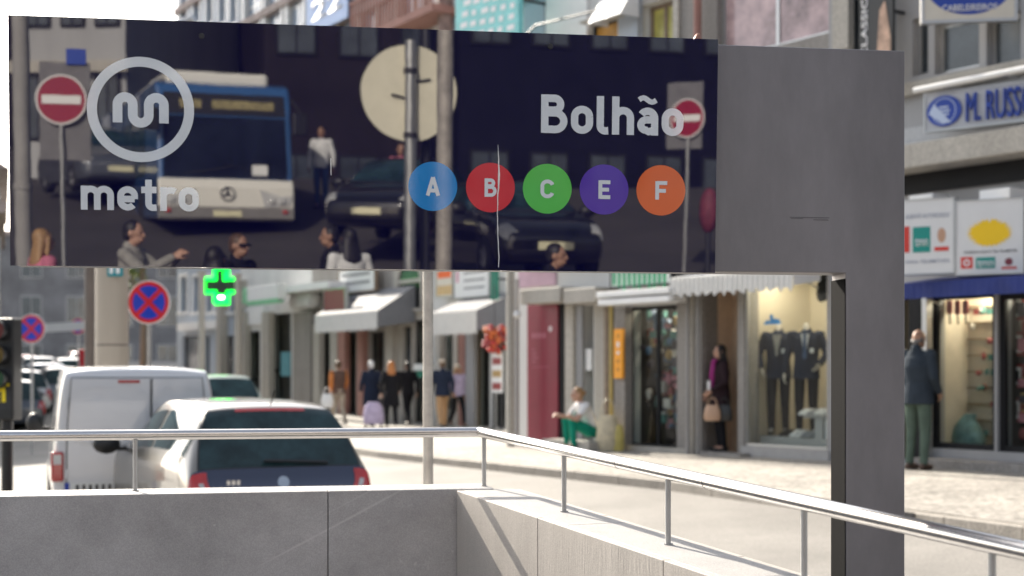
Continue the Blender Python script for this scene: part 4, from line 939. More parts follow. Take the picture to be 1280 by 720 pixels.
# ------------------------------------------------------------------ vehicles
def cat_(p0, p1, p2, p3, t):
    return .5*((2*p1)+(-p0+p2)*t+(2*p0-5*p1+4*p2-p3)*t*t+(-p0+3*p1-3*p2+p3)*t**3)
class Body:
    def __init__(s, stations):
        s.r = []
        for (x, zb, zm, zl, zt, w, wr) in stations:
            s.r.append([Vector(v) for v in ((x, 0, zb), (x, w*.85, zb), (x, w*.985, zb+(zm-zb)*.4), (x, w, zm), (x, w*.965, zl), (x, wr+(w*.9-wr)*.12, zl+(zt-zl)*.82), (x, wr*.82, zl+(zt-zl)*.96), (x, 0, zt))])
        s.n = len(s.r); s.k = 8
    def g(s, i, j): return s.r[max(0, min(s.n-1, i))][max(0, min(s.k-1, j))]
    def at(s, a, b, side=1):
        i = min(int(a), s.n-2); t = a-i; j = min(int(b), s.k-2); u = b-j; q = []
        for di in (-1, 0, 1, 2):
            q.append(cat_(*[s.g(i+di, j+dj) if 0 <= j+dj < s.k else (lambda m: Vector((m.x, -m.y, m.z)))(s.g(i+di, 1 if j+dj < 0 else s.k-2)) for dj in (-1, 0, 1, 2)], u))
        v = cat_(*q, t); return Vector((v.x, v.y*side, v.z))
    def shell(s, sub=3):
        na = (s.n-1)*sub; nb = (s.k-1)*sub; mb = MB(); ring = 2*nb
        vs = []
        for i in range(na+1):
            a = i/sub
            vs += [s.at(a, j/sub) for j in range(nb+1)]+[s.at(a, j/sub, -1) for j in range(nb-1, 0, -1)]
        fs = []
        for i in range(na):
            for j in range(ring): fs.append((i*ring+j, i*ring+(j+1) % ring, (i+1)*ring+(j+1) % ring, (i+1)*ring+j))
        for i in (0, na):
            o = i*ring
            for j in range(nb):
                a, b, c, d = o+j, o+j+1, o+(ring-j-1) % ring, o+(ring-j) % ring
                f = tuple(dict.fromkeys((a, b, c, d)))
                if len(f) > 2: fs.append(f)
        return mb.add(vs, fs)
    def patch(s, mb, a0, a1, b0, b1, side=1, off=.006, na=10, nb=6, both=False):
        ba = [b0+(b1-b0)*j/nb for j in range(nb+1)]
        cols = [(b, 1) for b in ba]+([(b, -1) for b in ba[::-1][1:]] if both else [])
        vs = []; m = len(cols)
        for i in range(na+1):
            a = a0+(a1-a0)*i/na
            for b, sd in cols:
                sd2 = side*sd; e = .03
                p = s.at(a, b, sd2); da = s.at(min(a+e, s.n-1), b, sd2)-s.at(max(a-e, 0), b, sd2); db = s.at(a, min(b+e, 7), sd2)-s.at(a, max(b-e, 0), sd2)
                n = da.cross(db); n = n.normalized() if n.length > 1e-9 else Vector((0, 0, 1))
                c = Vector((p.x, 0, s.g(min(int(a), s.n-1), 3).z))
                if n.dot(p-c) < 0: n = -n
                vs.append(p+n*off)
        fs = [(i*m+j, i*m+j+1, (i+1)*m+j+1, (i+1)*m+j) for i in range(na) for j in range(m-1)]
        return mb.add(vs, fs)
tyre_m = mat('tyre_rubber', (.02, .02, .02), .8, var=.2); rim_m = mat('alloy_rim', (.45, .45, .46), .3, .8)
lamp_red = mat('red_lamp_glass', (.45, .02, .02), .12, var=.15, scale=20, coat=.6); lamp_clear = mat('clear_lamp_glass', (.45, .45, .45), .1, var=.1, coat=.8)
car_glass = mat('car_window_glass', (.018, .04, .045), .02, var=.7, scale=2.6, spec=.4)
plate_m = mat('number_plate', (.75, .75, .72), .4, var=.03); plate_b = mat('plate_blue', srgb(30, 60, 160), .4, var=0)
chrome = mat('chrome', (.75, .75, .76), .08, 1, var=0)
def paint(name, c, metal=.0, rough=.3): return mat(name, c, rough, metal, var=.03, scale=2, coat=1)
def wheels(root, xs_, w, r):
    for x in xs_:
        for sd in (-1, 1):
            t = MB(); pr = [(0, .58*r), (.0, .95*r), (.03, r), (.16, r), (.19, .95*r), (.19, .58*r)]
            n = 28; vs = []
            for (yy, rr) in pr: vs += [(x+rr*math.cos(q), sd*(w-.19+yy), r+rr*math.sin(q)) for q in (2*PI*k/n for k in range(n))]
            fs = [(i*n+j, i*n+(j+1) % n, (i+1)*n+(j+1) % n, (i+1)*n+j) for i in range(5) for j in range(n)]
            wh = t.add(vs, fs).build('wheel', tyre_m, root, True)
            rm = MB().cyl((x, sd*(w-.02), r), (x, sd*(w-.10), r), .6*r, n=24)
            for k in range(5):
                a = 2*PI*k/5; rm.obox((x+.3*r*math.cos(a), sd*(w-.012), r+.3*r*math.sin(a)), (math.cos(a), 0, math.sin(a)), .26*r, (-math.sin(a), 0, math.cos(a)), .07*r, (0, 1, 0), .012)
            rm.build('rim', rim_m, wh)
def hatchback(name, label, loc, heading, m, group=None, cat='car', lights=True, glass_m=None, detail=True, k=1.0):
    gm_ = glass_m or car_glass
    B = Body([(0.00, .34, .46, .60, .66, .70, .60), (.03, .24, .42, .60, .65, .80, .70), (.09, .21, .5, .76, .80, .86, .77), (.30, .20, .6, .88, 1.17, .868, .70), (.52, .19, .6, .94, 1.415, .865, .60), (1.2, .18, .6, .95, 1.475, .865, .60), (2.0, .18, .6, .93, 1.45, .86, .59),
              (2.55, .18, .6, .92, 1.22, .855, .62), (2.95, .19, .6, .90, .98, .85, .68), (3.5, .2, .55, .80, .87, .82, .64), (3.9, .26, .48, .66, .71, .74, .56), (4.0, .34, .46, .56, .6, .6, .48)])
    rt = empty(name, loc, math.atan2(heading[1], heading[0]), label, cat, group); rt.scale = (k, k, k)
    B.shell(4).build('body', m, rt, True)
    g = MB(); B.patch(g, 2.25, 3.82, 5.25, 7, both=True, off=.005, na=12, nb=8); g.build('rear_window', gm_, rt, True)
    g = MB(); B.patch(g, 6.25, 7.9, 5.2, 7, both=True, off=.005, na=10, nb=8); g.build('windscreen', gm_, rt, True)
    for sd in (1, -1):
        for a0, a1 in ((3.4, 4.25), (4.32, 5.35), (5.45, 6.75)):
            g = MB(); B.patch(g, a0, a1, 4.15, 4.92, sd, .005, 8, 5); g.build('side_window', gm_, rt, True)
        if lights:
            g = MB(); B.patch(g, 1.05, 2.15, 3.2, 5.8, sd, .009, 8, 14); tl = g.build('tail_light', lamp_red, rt, True)
            g = MB(); B.patch(g, 1.4, 1.8, 4.9, 5.5, sd, .013, 5, 5); g.build('light_lens', lamp_clear, tl, True)
            g = MB(); B.patch(g, 9.45, 10.3, 3.5, 5.0, sd, .009, 8, 8); g.build('headlight', lamp_clear, rt, True)
        mr = MB(); mr.ell((2.5, sd*1.03, 1.0), .09, .14, .10, 14, 8); mr.obox((2.53, sd*.88, .95), (1, 0, 0), .03, (0, 1, 0), .06, (0, 0, 1), .02); mr.build('wing_mirror', black, rt, True)
    MB().box(3.97, 4.02, -.26, .26, .42, .53).build('number_plate', mat('yellow_white_plate', (.7, .66, .45), .4), rt)
    for q in range(3): MB().obox((3.955-.035*q, 0, .585+.035*q), (0, 1, 0), .36, (1, 0, 0), .02, (0, 0, 1), .009).build('grille_bar', chrome, rt)
    wheels(rt, (.72, 3.22), .855, .30)
    if detail:
        tr = MB(); B.patch(tr, 0.15, .9, 1.2, 2.6, 1, .004, 4, 4); 
        MB().box(-.012, .02, -.26, .26, .44, .55).build('number_plate', plate_m, rt)
        MB().tube([(.42, 0, 1.42), (.30, 0, 1.56)], .006, 6).build('antenna', black, rt)
        br = MB(); B.patch(br, 3.72, 3.86, 6.4, 7, both=True, off=.012, na=2, nb=4); br.build('brake_light', lamp_red, rt, True)
        p = B.at(2.2, 7); MB().obox(p+Vector((-.012, -.14, .06)), (0, 1, .05), .3, (.5, 0, .86), .012, (-.86, 0, .5), .012).build('wiper', black, rt)
        p = B.at(1.85, 7); MB().cyl(p+Vector((-.02, 0, -.02)), p+Vector((.02, 0, -.03)), .055, n=24).build('round_badge', mat('dark_chrome', (.25, .27, .3), .25, .9), rt)
        p = B.at(1.85, 6)
        for q in range(3): MB().box(p.x-.018, p.x-.006, .40+.045*q, .43+.045*q, p.z-.03, p.z+.01).build('badge_mark', chrome, rt)
        gp_ = MB(); gp_.tube([B.at(1.02, 7)+Vector((-.012, y, .0)) for y in (-.5, 0, .5)], .006, 6); gp_.build('tailgate_seam', black, rt)
    return rt, B
def saloon_generic(name, label, loc, heading, m, group=None): return hatchback(name, label, loc, heading, m, group, detail=False)
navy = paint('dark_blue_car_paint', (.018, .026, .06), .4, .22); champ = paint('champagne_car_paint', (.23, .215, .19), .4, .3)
hd = lambda deg: (math.sin(R_(deg)), math.cos(R_(deg)))
def ground(x, y): return terrain(x, y)
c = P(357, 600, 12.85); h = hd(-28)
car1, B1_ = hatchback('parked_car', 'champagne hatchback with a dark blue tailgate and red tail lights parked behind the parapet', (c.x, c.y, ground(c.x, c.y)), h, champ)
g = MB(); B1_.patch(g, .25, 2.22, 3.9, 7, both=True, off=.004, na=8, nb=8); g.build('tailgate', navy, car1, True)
g = MB(); B1_.patch(g, 2.2, 3.9, 5.0, 7, both=True, off=.0035, na=10, nb=8); g.build('window_surround', black, car1, True)
def van(name, label, loc, heading, m):
    B = Body([(0, .42, .75, 1.1, 1.70, .79, .70), (.05, .34, .75, 1.1, 1.79, .845, .745), (.3, .30, .75, 1.1, 1.82, .865, .76), (1.2, .28, .75, 1.1, 1.835, .87, .765), (2.3, .28, .75, 1.08, 1.83, .87, .755), (2.85, .28, .72, 1.05, 1.76, .865, .73), (3.35, .28, .7, 1.02, 1.42, .86, .70), (3.7, .28, .65, .98, 1.10, .85, .68), (4.15, .3, .55, .84, .93, .80, .6), (4.35, .36, .5, .62, .66, .66, .5)])
    rt = empty(name, loc, math.atan2(heading[1], heading[0]), label, 'van')
    B.shell(4).build('body', m, rt, True)
    # two rear doors, recessed panels and the gap between them
    for (y0, y1) in ((-.72, -.148), (-.131, .72)):
        d = MB(); yl, yh = y0, y1; rr = .16; pol = []
        for cx, cy, a0 in ((yh-rr-.05, 1.60-rr, 0), (yl+rr+.05, 1.60-rr, 90), (yl+rr+.05, 1.02+rr, 180), (yh-rr-.05, 1.02+rr, 270)): pol += arc(cx, cy, rr, a0, a0+90, 6)
        dd = MB().prism([(yl, .46), (yh, .46), (yh*.985, 1.2), (yh*.93 if y1 > .5 else yh, 1.69), (yl*.93 if y0 < -.5 else yl, 1.69), (yl*.985, 1.2)], (-.004, 0, 0), (0, 1, 0), (0, 0, 1), (-1, 0, 0), .02).build('rear_door', m, rt, bevel=.006)
        MB().prism(pol, (-.0245, 0, 0), (0, 1, 0), (0, 0, 1), (-1, 0, 0), .010).build('door_panel', m, dd, bevel=.008)
        ribbon_ = MB(); ribbon(ribbon_, [(yl, .47), (yl*.985, 1.2), (yl*.93 if y0 < -.5 else yl, 1.70), (yh*.93 if y1 > .5 else yh, 1.70), (yh*.985, 1.2), (yh, .47)], .011, (-.0235, 0, 0), (0, 1, 0), (0, 0, 1), (-1, 0, 0), .002); ribbon_.build('door_seal', black, dd)
        po = MB(); ribbon(po, pol+[pol[0]], .016, (-.0335, 0, 0), (0, 1, 0), (0, 0, 1), (-1, 0, 0), .0045); po.build('panel_lip', m, dd)
        for hz in (.7, 1.45): MB().cyl((-.03, y1 if y1 > .5 else y0, hz-.05), (-.03, y1 if y1 > .5 else y0, hz+.05), .014, n=10).build('hinge', m, dd)
        if y1 > .5: MB().box(-.032, -.02, -.09, .05, .88, .93).build('handle', black, dd)
    MB().box(-.03, -.001, -.26, .26, .44-.0, .46).build('bumper_step', black, rt) if False else None
    MB().box(-.06, .1, -.8, .8, .30, .47).build('bumper', mat('grey_bumper', (.35, .35, .35), .6), rt, bevel=.03)
    MB().box(-.036, -.026, .14, .42, 1.635, 1.665).build('brake_light', lamp_red, rt) if False else MB().box(-.034, -.02, -.02, .2, 1.645, 1.672).build('brake_light', lamp_red, rt)
    MB().box(-.036, -.0248, .22, .74, .50, .61).build('number_plate', plate_m, rt); MB().box(-.038, -.0365, .69, .74, .50, .61).build('plate_band', plate_b, rt)
    text('12-34-AB' if False else '00-00-00', 'plate_lettering', black, rt, (-.0365, .66, .525), (0, -1, 0), (0, 0, 1), (-1, 0, 0), .4, .06, .002, .008) if False else None
    for k in range(6): MB().box(-.0385, -.0365, .27+k*.065, .30+k*.065, .525, .585).build('plate_character', black, rt)
    for sd in (1, -1):
        g = MB(); g.box(-.022, .10, sd*.745, sd*.872, .62, .93); tl = g.build('tail_light', lamp_red, rt, bevel=.02); MB().box(-.026, -.021, sd*.77, sd*.85, .80, .90).build('light_lens', lamp_clear, tl)
        g = MB(); B.patch(g, 5.0, 6.7, 4.15, 4.92, sd, .005, 8, 5); g.build('side_window', car_glass, rt, True)
        mr = MB(); mr.ell((3.3, sd*1.02, 1.12), .08, .11, .13, 14, 8); mr.obox((3.33, sd*.9, 1.05), (1, 0, 0), .03, (0, 1, 0), .06, (0, 0, 1), .025); mr.build('wing_mirror', black, rt, True)
    g = MB(); B.patch(g, 5.3, 6.9, 5.2, 7, both=True, off=.005); g.build('windscreen', car_glass, rt, True)
    wheels(rt, (.85, 3.5), .87, .32)
    return rt
vw = paint('white_van_paint', (.68, .675, .68), .0, .35)
c = P(172, 600, 15.2); van('parked_van', 'white panel van with windowless rear doors parked in front of the beige column', (c.x, c.y, ground(c.x, c.y)-.0), hd(-18.5), vw)
# dark car at the left edge (only its bonnet corner shows)
c = P(-40, 600, 13.0); saloon_generic('parked_car', 'dark car at the left edge beside the white van, showing only its bonnet', (c.x-1.05, c.y-3.6, ground(c.x, c.y)-.08), hd(8), paint('black_car_paint', (.02, .022, .03), .3))
CARS = [(18, 41, -26, (.05, .06, .08), 'dark car in the far queue, nearest, behind the black signal'), (52, 60, -27, (.75, .75, .75), 'white car in the far queue between the silver and pale blue cars'), (84, 48, -26, (.12, .13, .15), 'charcoal car in the far queue just left of the van roof'), (112, 66, -27, (.3, .1, .12), 'maroon car farthest along the queue, beside the brown post'),
        (30, 46, -26, (.6, .6, .6), 'silver car in the far queue, under the smaller blue and red sign'), (62, 52, -26, (.35, .45, .6), 'pale blue car in the far queue, left of the white barrier arm'),
        (95, 58, -27, (.70, .68, .68), 'white car in the far queue, below the barrier arm'), (30, 62, -27, (.5, .08, .08), 'red car in the far queue at the left'),
        (288, 34, -24, (.50, .58, .52), 'pale green car parked ahead of the white van')]
for x, D, a, col, lab in CARS:
    c = P(x, 470, D); saloon_generic('parked_car', lab, (c.x, c.y, ground(c.x, c.y)), hd(a), paint('car_paint_%d' % x if False else 'car_paint_'+lab.split()[0]+lab.split()[1], col, .2), 'cars in the far queue' if D > 40 else None)

# ------------------------------------------------------------------ poles, traffic signs
blue_s = mat('traffic_blue', srgb(20, 60, 190), .35, var=.04); red_s = mat('traffic_red', srgb(205, 28, 46), .35, var=.04)
def no_stopping(x, y, D, r, label, rz, top=None, gy=None, pole=True):
    c = P(x, y, D); z0 = ground(c.x, c.y)
    rt = empty('no_stopping_sign', (c.x, c.y, z0), rz, label, 'traffic sign', 'no stopping signs')
    h = c.z-z0; az = Vector((0, -1, 0)); ax = Vector((1, 0, 0)); ay = Vector((0, 0, 1)); o = Vector((0, -.03, h))
    MB().prism([(r*math.cos(t), r*math.sin(t)) for t in (2*PI*k/48 for k in range(48))], o, ax, ay, -az, .01).build('sign_plate', white_p, rt)
    MB().prism([(r*.84*math.cos(t), r*.84*math.sin(t)) for t in (2*PI*k/48 for k in range(48))], o, ax, ay, az, .003).build('blue_disc', blue_s, rt)
    MB().ring(o, ax, ay, az, r*.76, r*.94, .006, 48).build('red_ring', red_s, rt)
    for k, s_ in enumerate((1, -1)): MB().obox(o+az*(.0045+.0008*k), (.7071, 0, .7071*s_), r*.8, (-.7071*s_, 0, .7071), r*.105, az, .001+.0004*k).build('red_bar', red_s, rt)
    MB().cyl((0, 0, -.1), (0, 0, h+r*.6), .03, n=12).build('pole', steel_dull, rt, True)
no_stopping(187, 378, 20.5, .315, 'round blue sign with a red cross, large, right of the beige column', R_(-6))
no_stopping(40, 411, 31, .315, 'round blue sign with a red cross, smaller, near the left edge beside the black signal', R_(-8))
no_stopping(98, 408, 58, .33, 'round blue sign with a red cross, smallest and farthest, left of the beige column', R_(-8))
# beige column with a teal plate, and the darker post beside it
c = P(140, 460, 20); z0 = ground(c.x, c.y); col_m = mat('beige_column_paint', (.42, .36, .29), .55, var=.06, scale=2, streak=True)
lc = empty('lamp_column', (c.x, c.y, z0), 0, 'thick beige column with a small teal plate and a seam, behind the white van', 'column')
MB().cyl((0, 0, -.2), (0, 0, 2.13), .228, n=36).build('column_base', col_m, lc, True); MB().cyl((0, 0, 2.145), (0, 0, 5.2), .225, n=36).build('column_shaft', col_m, lc, True); MB().cyl((0, 0, 2.12), (0, 0, 2.15), .218, n=36).build('seam', dark_metal, lc, True)
tp = P(145, 343, 19.7); tpl = mat('teal_plate', srgb(10, 130, 140), .4, var=.05)
q = MB().box(.0, .22, -.25, -.232, 3.06-z0, 3.36-z0) .build('teal_plate', tpl, lc, bevel=.02)
for dx in (.06, .15): MB().ell((dx, -.253, 3.28-z0), .025, .004, .03, 10, 6).build('plate_mark', white_p, q); MB().box(dx-.025, dx+.025, -.256, -.2505, 3.10-z0, 3.21-z0).build('plate_mark', white_p, q)
MB().tube([(0, 0, 5.2), (0, 0, 6.2), (1.2, -.3, 6.6)], .06, 10).build('lamp_arm', steel_dull, lc)
c = P(112, 460, 21.5); o = MB().cyl((0, 0, -.2), (0, 0, 6), .075, n=16).cyl((0, 0, -.2), (0, 0, .5), .11, n=16).build('utility_post', mat('brown_post', (.13, .11, .10), .6), None, True); o.location = (c.x, c.y, ground(c.x, c.y)); tag(o, 'dark brown post standing close to the left of the beige column', 'post')
# thin steel pole behind the handrail, and the brown pole showing above the sign
c = P(535, 600, 7.4); o = MB().cyl((0, 0, -.2), (0, 0, 2.35), .0265, n=20).build('steel_pole', mat('weathered_pole', (.42, .39, .35), .5, .4, var=.2, scale=14), None, True); o.location = (c.x, c.y, .05); tag(o, 'thin weathered steel pole standing behind the handrail', 'pole')
p0_ = bpt(B1, 557, 30, .35); MB().cyl((p0_.x, -.35, 7.6), (p0_.x, -.35, 14.5), .2, n=16).cyl((p0_.x, -.35, 10.2), (p0_.x, -.35, 10.5), .24, n=16).build('flue_pipe', mat('rusty_pole', (.22, .15, .13), .7, var=.45, scale=6), B1.root, True)
for x, w, lab, m, yt in ((638, .07, 'pale pole with a small round lamp at the corner by the red panel', stone_c, 6.5), (646, .045, 'thin grey pipe pole just left of the red panel', wall_grey, 3.4)):
    p = FA.hit(x, .7 if x == 638 else .35); rt = empty('street_pole', (p.x, p.y, 0), 0, lab, 'pole'); MB().cyl((0, 0, .1), (0, 0, yt), w, n=14).build('pole', m, rt, True)
    if x == 638: MB().ell((.12, -.1, 2.75), .07, .07, .07, 14, 8).build('round_lamp', white_p, rt, True)
for x, D, lab in ((252, 40, 'pale post under the green pharmacy cross, left of the two'), (297, 43, 'pale post right of the green pharmacy cross')):
    c = P(x, 480, D); o = MB().cyl((0, 0, -.1), (0, 0, 4.3), .09, n=14).cyl((0, 0, 4.3), (0, 0, 4.4), .12, n=14).build('street_pole', stone_c, None, True); o.location = (c.x, c.y, ground(c.x, c.y)); tag(o, lab, 'pole')
# green neon pharmacy cross
gl_ = mat('green_neon', (.0, 1, .06), .4, var=0, emit=1.5, ecol=(.0, 1, .05)); c = P(277, 357, 44)
pc = empty('pharmacy_cross', (c.x, c.y, 0), 0, 'glowing green neon pharmacy cross on a bracket', 'sign')
def crosspoly(a, w, r=.06):
    return [(-w, -a), (w, -a), (w, -w), (a, -w), (a, w), (w, w), (w, a), (-w, a), (-w, w), (-a, w), (-a, -w), (-w, -w)]
MB().prism(crosspoly(.56, .2), (0, 0, c.z), (1, 0, 0), (0, 0, 1), (0, 1, 0), .2).build('cross_case', dark_metal, pc)
nt_ = MB(); pts = [(p[0], -.03, c.z+p[1]) for p in crosspoly(.53, .2)]; nt_.tube(pts+[pts[0]], .065, 8); nt_.build('neon_tube', gl_, pc)
n2 = MB(); n2.box(-.16, .16, -.05, -.002, c.z-.5, c.z-.26); n2.build('neon_panel', gl_, pc); MB().box(.05, .14, -.05, -.002, c.z+.14, c.z+.42).build('neon_panel', gl_, pc)
MB().ell((0, -.06, c.z-.36), .1, .02, .05, 12, 6).build('white_glow_lamp', mat('white_neon', (1, 1, 1), .4, var=0, emit=3), pc)
p = FB.hit(277); MB().tube([(0, .1, c.z), (p.x-c.x, p.y-c.y-.02, c.z)], .04, 8).build('bracket', dark_metal, pc)
# black traffic signal at the left edge
c = P(9, 460, 15.0); z0 = ground(c.x, c.y); ts = empty('traffic_signal', (c.x, c.y, z0), R_(-10), 'black traffic signal with a yellow pictogram sticker at the left edge', 'traffic light')
zz = lambda y: EYE-(y-YH)/F*15.0-z0
MB().cyl((0, 0, -.1), (0, 0, zz(398)), .06, n=16).build('pole', black, ts, True)
MB().box(-.16, .12, -.10, .1, zz(525), zz(398)).build('signal_case', black, ts, bevel=.02)
for k in range(3):
    y_ = zz(414+k*30); MB().cyl((-.02, -.1, y_), (-.02, -.22, y_+.005), .10, .105, n=20, cap=False).build('lens_hood', black, ts); MB().cyl((-.02, -.101, y_), (-.02, -.112, y_), .085, n=20).build('signal_lens', mat('dark_lens_'+'abc'[k], ((.2, .02, .02), (.2, .12, .01), (.02, .12, .05))[k], .2, var=.1), ts)
yp = mat('yellow_sticker', srgb(240, 215, 20), .5, var=.1); yf = MB(); z_ = zz(488)
for (x, w, dz, h_) in ((-.02, .03, .13, .06), (-.02, .055, .05, .12), (-.05, .02, -.07, .13), (.02, .02, -.06, .12), (.05, .03, .06, .03)): yf.box(x-w, x+w, -.108, -.1045, z_+dz-h_/2, z_+dz+h_/2)
MB().box(-.12, .10, -.104, -.1005, z_-.2, z_+.22).build('sticker_ground', dark_metal, ts); yf.build('yellow_pictogram', yp, ts)
# barrier arm and red post in the far road
c = P(108, 440, 54); z0 = ground(c.x, c.y); ba = empty('road_barrier', (c.x, c.y, z0), 0, 'red and white road barrier post with a white arm in the far road', 'barrier')
MB().box(-.22, .22, -.2, .2, -.1, 1.9).build('barrier_post', red_s, ba, bevel=.03); MB().obox((-.75, 0, 2.75), (1, 0, .06), 1.35, (0, 1, 0), .07, (-.06, 0, 1), .16).build('barrier_arm', white_p, ba); MB().box(.3, .7, -.2, .2, -.1, 2.3).build('white_post', white_p, ba, bevel=.03)
MB().cyl((.1, 0, 1.9), (.1, 0, 2.75), .1, n=10).build('arm_support', white_p, ba)
# yellow green tree peeking beyond the street end
def tree(name, label, loc, h, r, cols, seed):
    random.seed(seed); rt = empty(name, loc, 0, label, 'tree')
    tk = MB(); tk.tube([(0, 0, -.2), (.05, .02, h*.3), (-.04, .05, h*.6), (0, 0, h*.85)], [.16, .13, .09, .03], 9)
    for k in range(7): a = random.uniform(0, 6.28); z = h*random.uniform(.35, .7); tk.tube([(0, 0, z), (r*.5*math.cos(a), r*.5*math.sin(a), z+h*.15), (r*.8*math.cos(a), r*.8*math.sin(a), z+h*.25)], [.06, .04, .015], 6)
    tk.build('trunk', frame_wd, rt, True)
    ms = [MB() for _ in cols]
    cl = [(Vector((random.gauss(0, r*.45), random.gauss(0, r*.45), h*.72+random.gauss(0, h*.13))), random.uniform(.25, .5)*r) for _ in range(26)]
    for cc, cr in cl:
        for _ in range(110):
            d = Vector((random.gauss(0, 1), random.gauss(0, 1), random.gauss(0, 1))).normalized()*cr*random.uniform(.5, 1); p = cc+d
            a = Vector((random.gauss(0, 1), random.gauss(0, 1), random.gauss(0, 1))).normalized(); b_ = a.orthogonal().normalized(); l = random.uniform(.06, .13)
            random.choice(ms).add([p-a*l, p+b_*l*.5, p+a*l, p-b_*l*.5], [(0, 1, 2, 3)])
    for m, c_ in zip(ms, cols): m.build('crown', c_, rt)['kind'] = 'stuff'
leaf = [mat('leaf_a', (.16, .20, .03), .6, var=.2), mat('leaf_b', (.10, .15, .03), .6, var=.2)]
c = P(178, 400, 56); tree('street_tree', 'small yellow green tree behind the large blue and red sign', (c.x, c.y, ground(c.x, c.y)), 9.4, 1.25, leaf, 3)

# ------------------------------------------------------------------ people
def remesh(mb, voxel, name, m, parent, smooth=4):
    me = mb.mesh('tmp'); o = bpy.data.objects.new('tmp', me); COL.objects.link(o)
    r = o.modifiers.new('r', 'REMESH'); r.mode = 'VOXEL'; r.voxel_size = voxel
    sm = o.modifiers.new('s', 'SMOOTH'); sm.iterations = smooth; sm.factor = .5
    bpy.context.view_layer.update(); dg = bpy.context.evaluated_depsgraph_get()
    me2 = bpy.data.meshes.new_from_object(o.evaluated_get(dg)); bpy.data.objects.remove(o); bpy.data.meshes.remove(me)
    me2.name = name; shade(me2, 180); return link(name, me2, m, parent)
V = Vector
STAND = dict(pel=V((0, 0, .93)), wai=V((0, .005, 1.06)), che=V((0, 0, 1.26)), nec=V((0, -.015, 1.46)), hea=V((0, .02, 1.60)),
    hL=V((-.09, 0, .90)), kL=V((-.095, .02, .49)), aL=V((-.10, -.02, .08)), hR=V((.09, 0, .90)), kR=V((.095, .02, .49)), aR=V((.10, -.02, .08)),
    sL=V((-.185, 0, 1.40)), eL=V((-.25, -.03, 1.13)), wL=V((-.25, .05, .89)), sR=V((.185, 0, 1.40)), eR=V((.25, -.03, 1.13)), wR=V((.25, .05, .89)))
def pose(**k): d = {a: b.copy() for a, b in STAND.items()}; d.update({a: V(b) for a, b in k.items()}); return d
WALK = pose(kL=(-.09, .17, .52), aL=(-.09, .22, .10), kR=(.09, -.03, .48), aR=(.09, -.28, .15), eL=(-.25, -.12, 1.15), wL=(-.25, -.10, .9), eR=(.25, .06, 1.14), wR=(.24, .2, .95))
WALK2 = pose(kR=(.09, .14, .51), aR=(.09, .15, .08), kL=(-.09, -.05, .48), aL=(-.09, -.25, .12), eR=(.25, -.10, 1.14), wR=(.25, -.06, .9), eL=(-.25, .04, 1.14), wL=(-.24, .16, .94))
SIT = pose(pel=(0, 0, .30), wai=(0, .03, .42), che=(0, .14, .60), nec=(0, .22, .76), hea=(0, .29, .89), hL=(-.1, .02, .28), kL=(-.12, .42, .46), aL=(-.12, .40, .08), hR=(.1, .02, .28), kR=(.14, .42, .46), aR=(.14, .40, .08),
    sL=(-.18, .20, .71), eL=(-.21, .38, .50), wL=(-.12, .60, .56), sR=(.18, .20, .71), eR=(.2, .36, .5), wR=(.06, .58, .55))
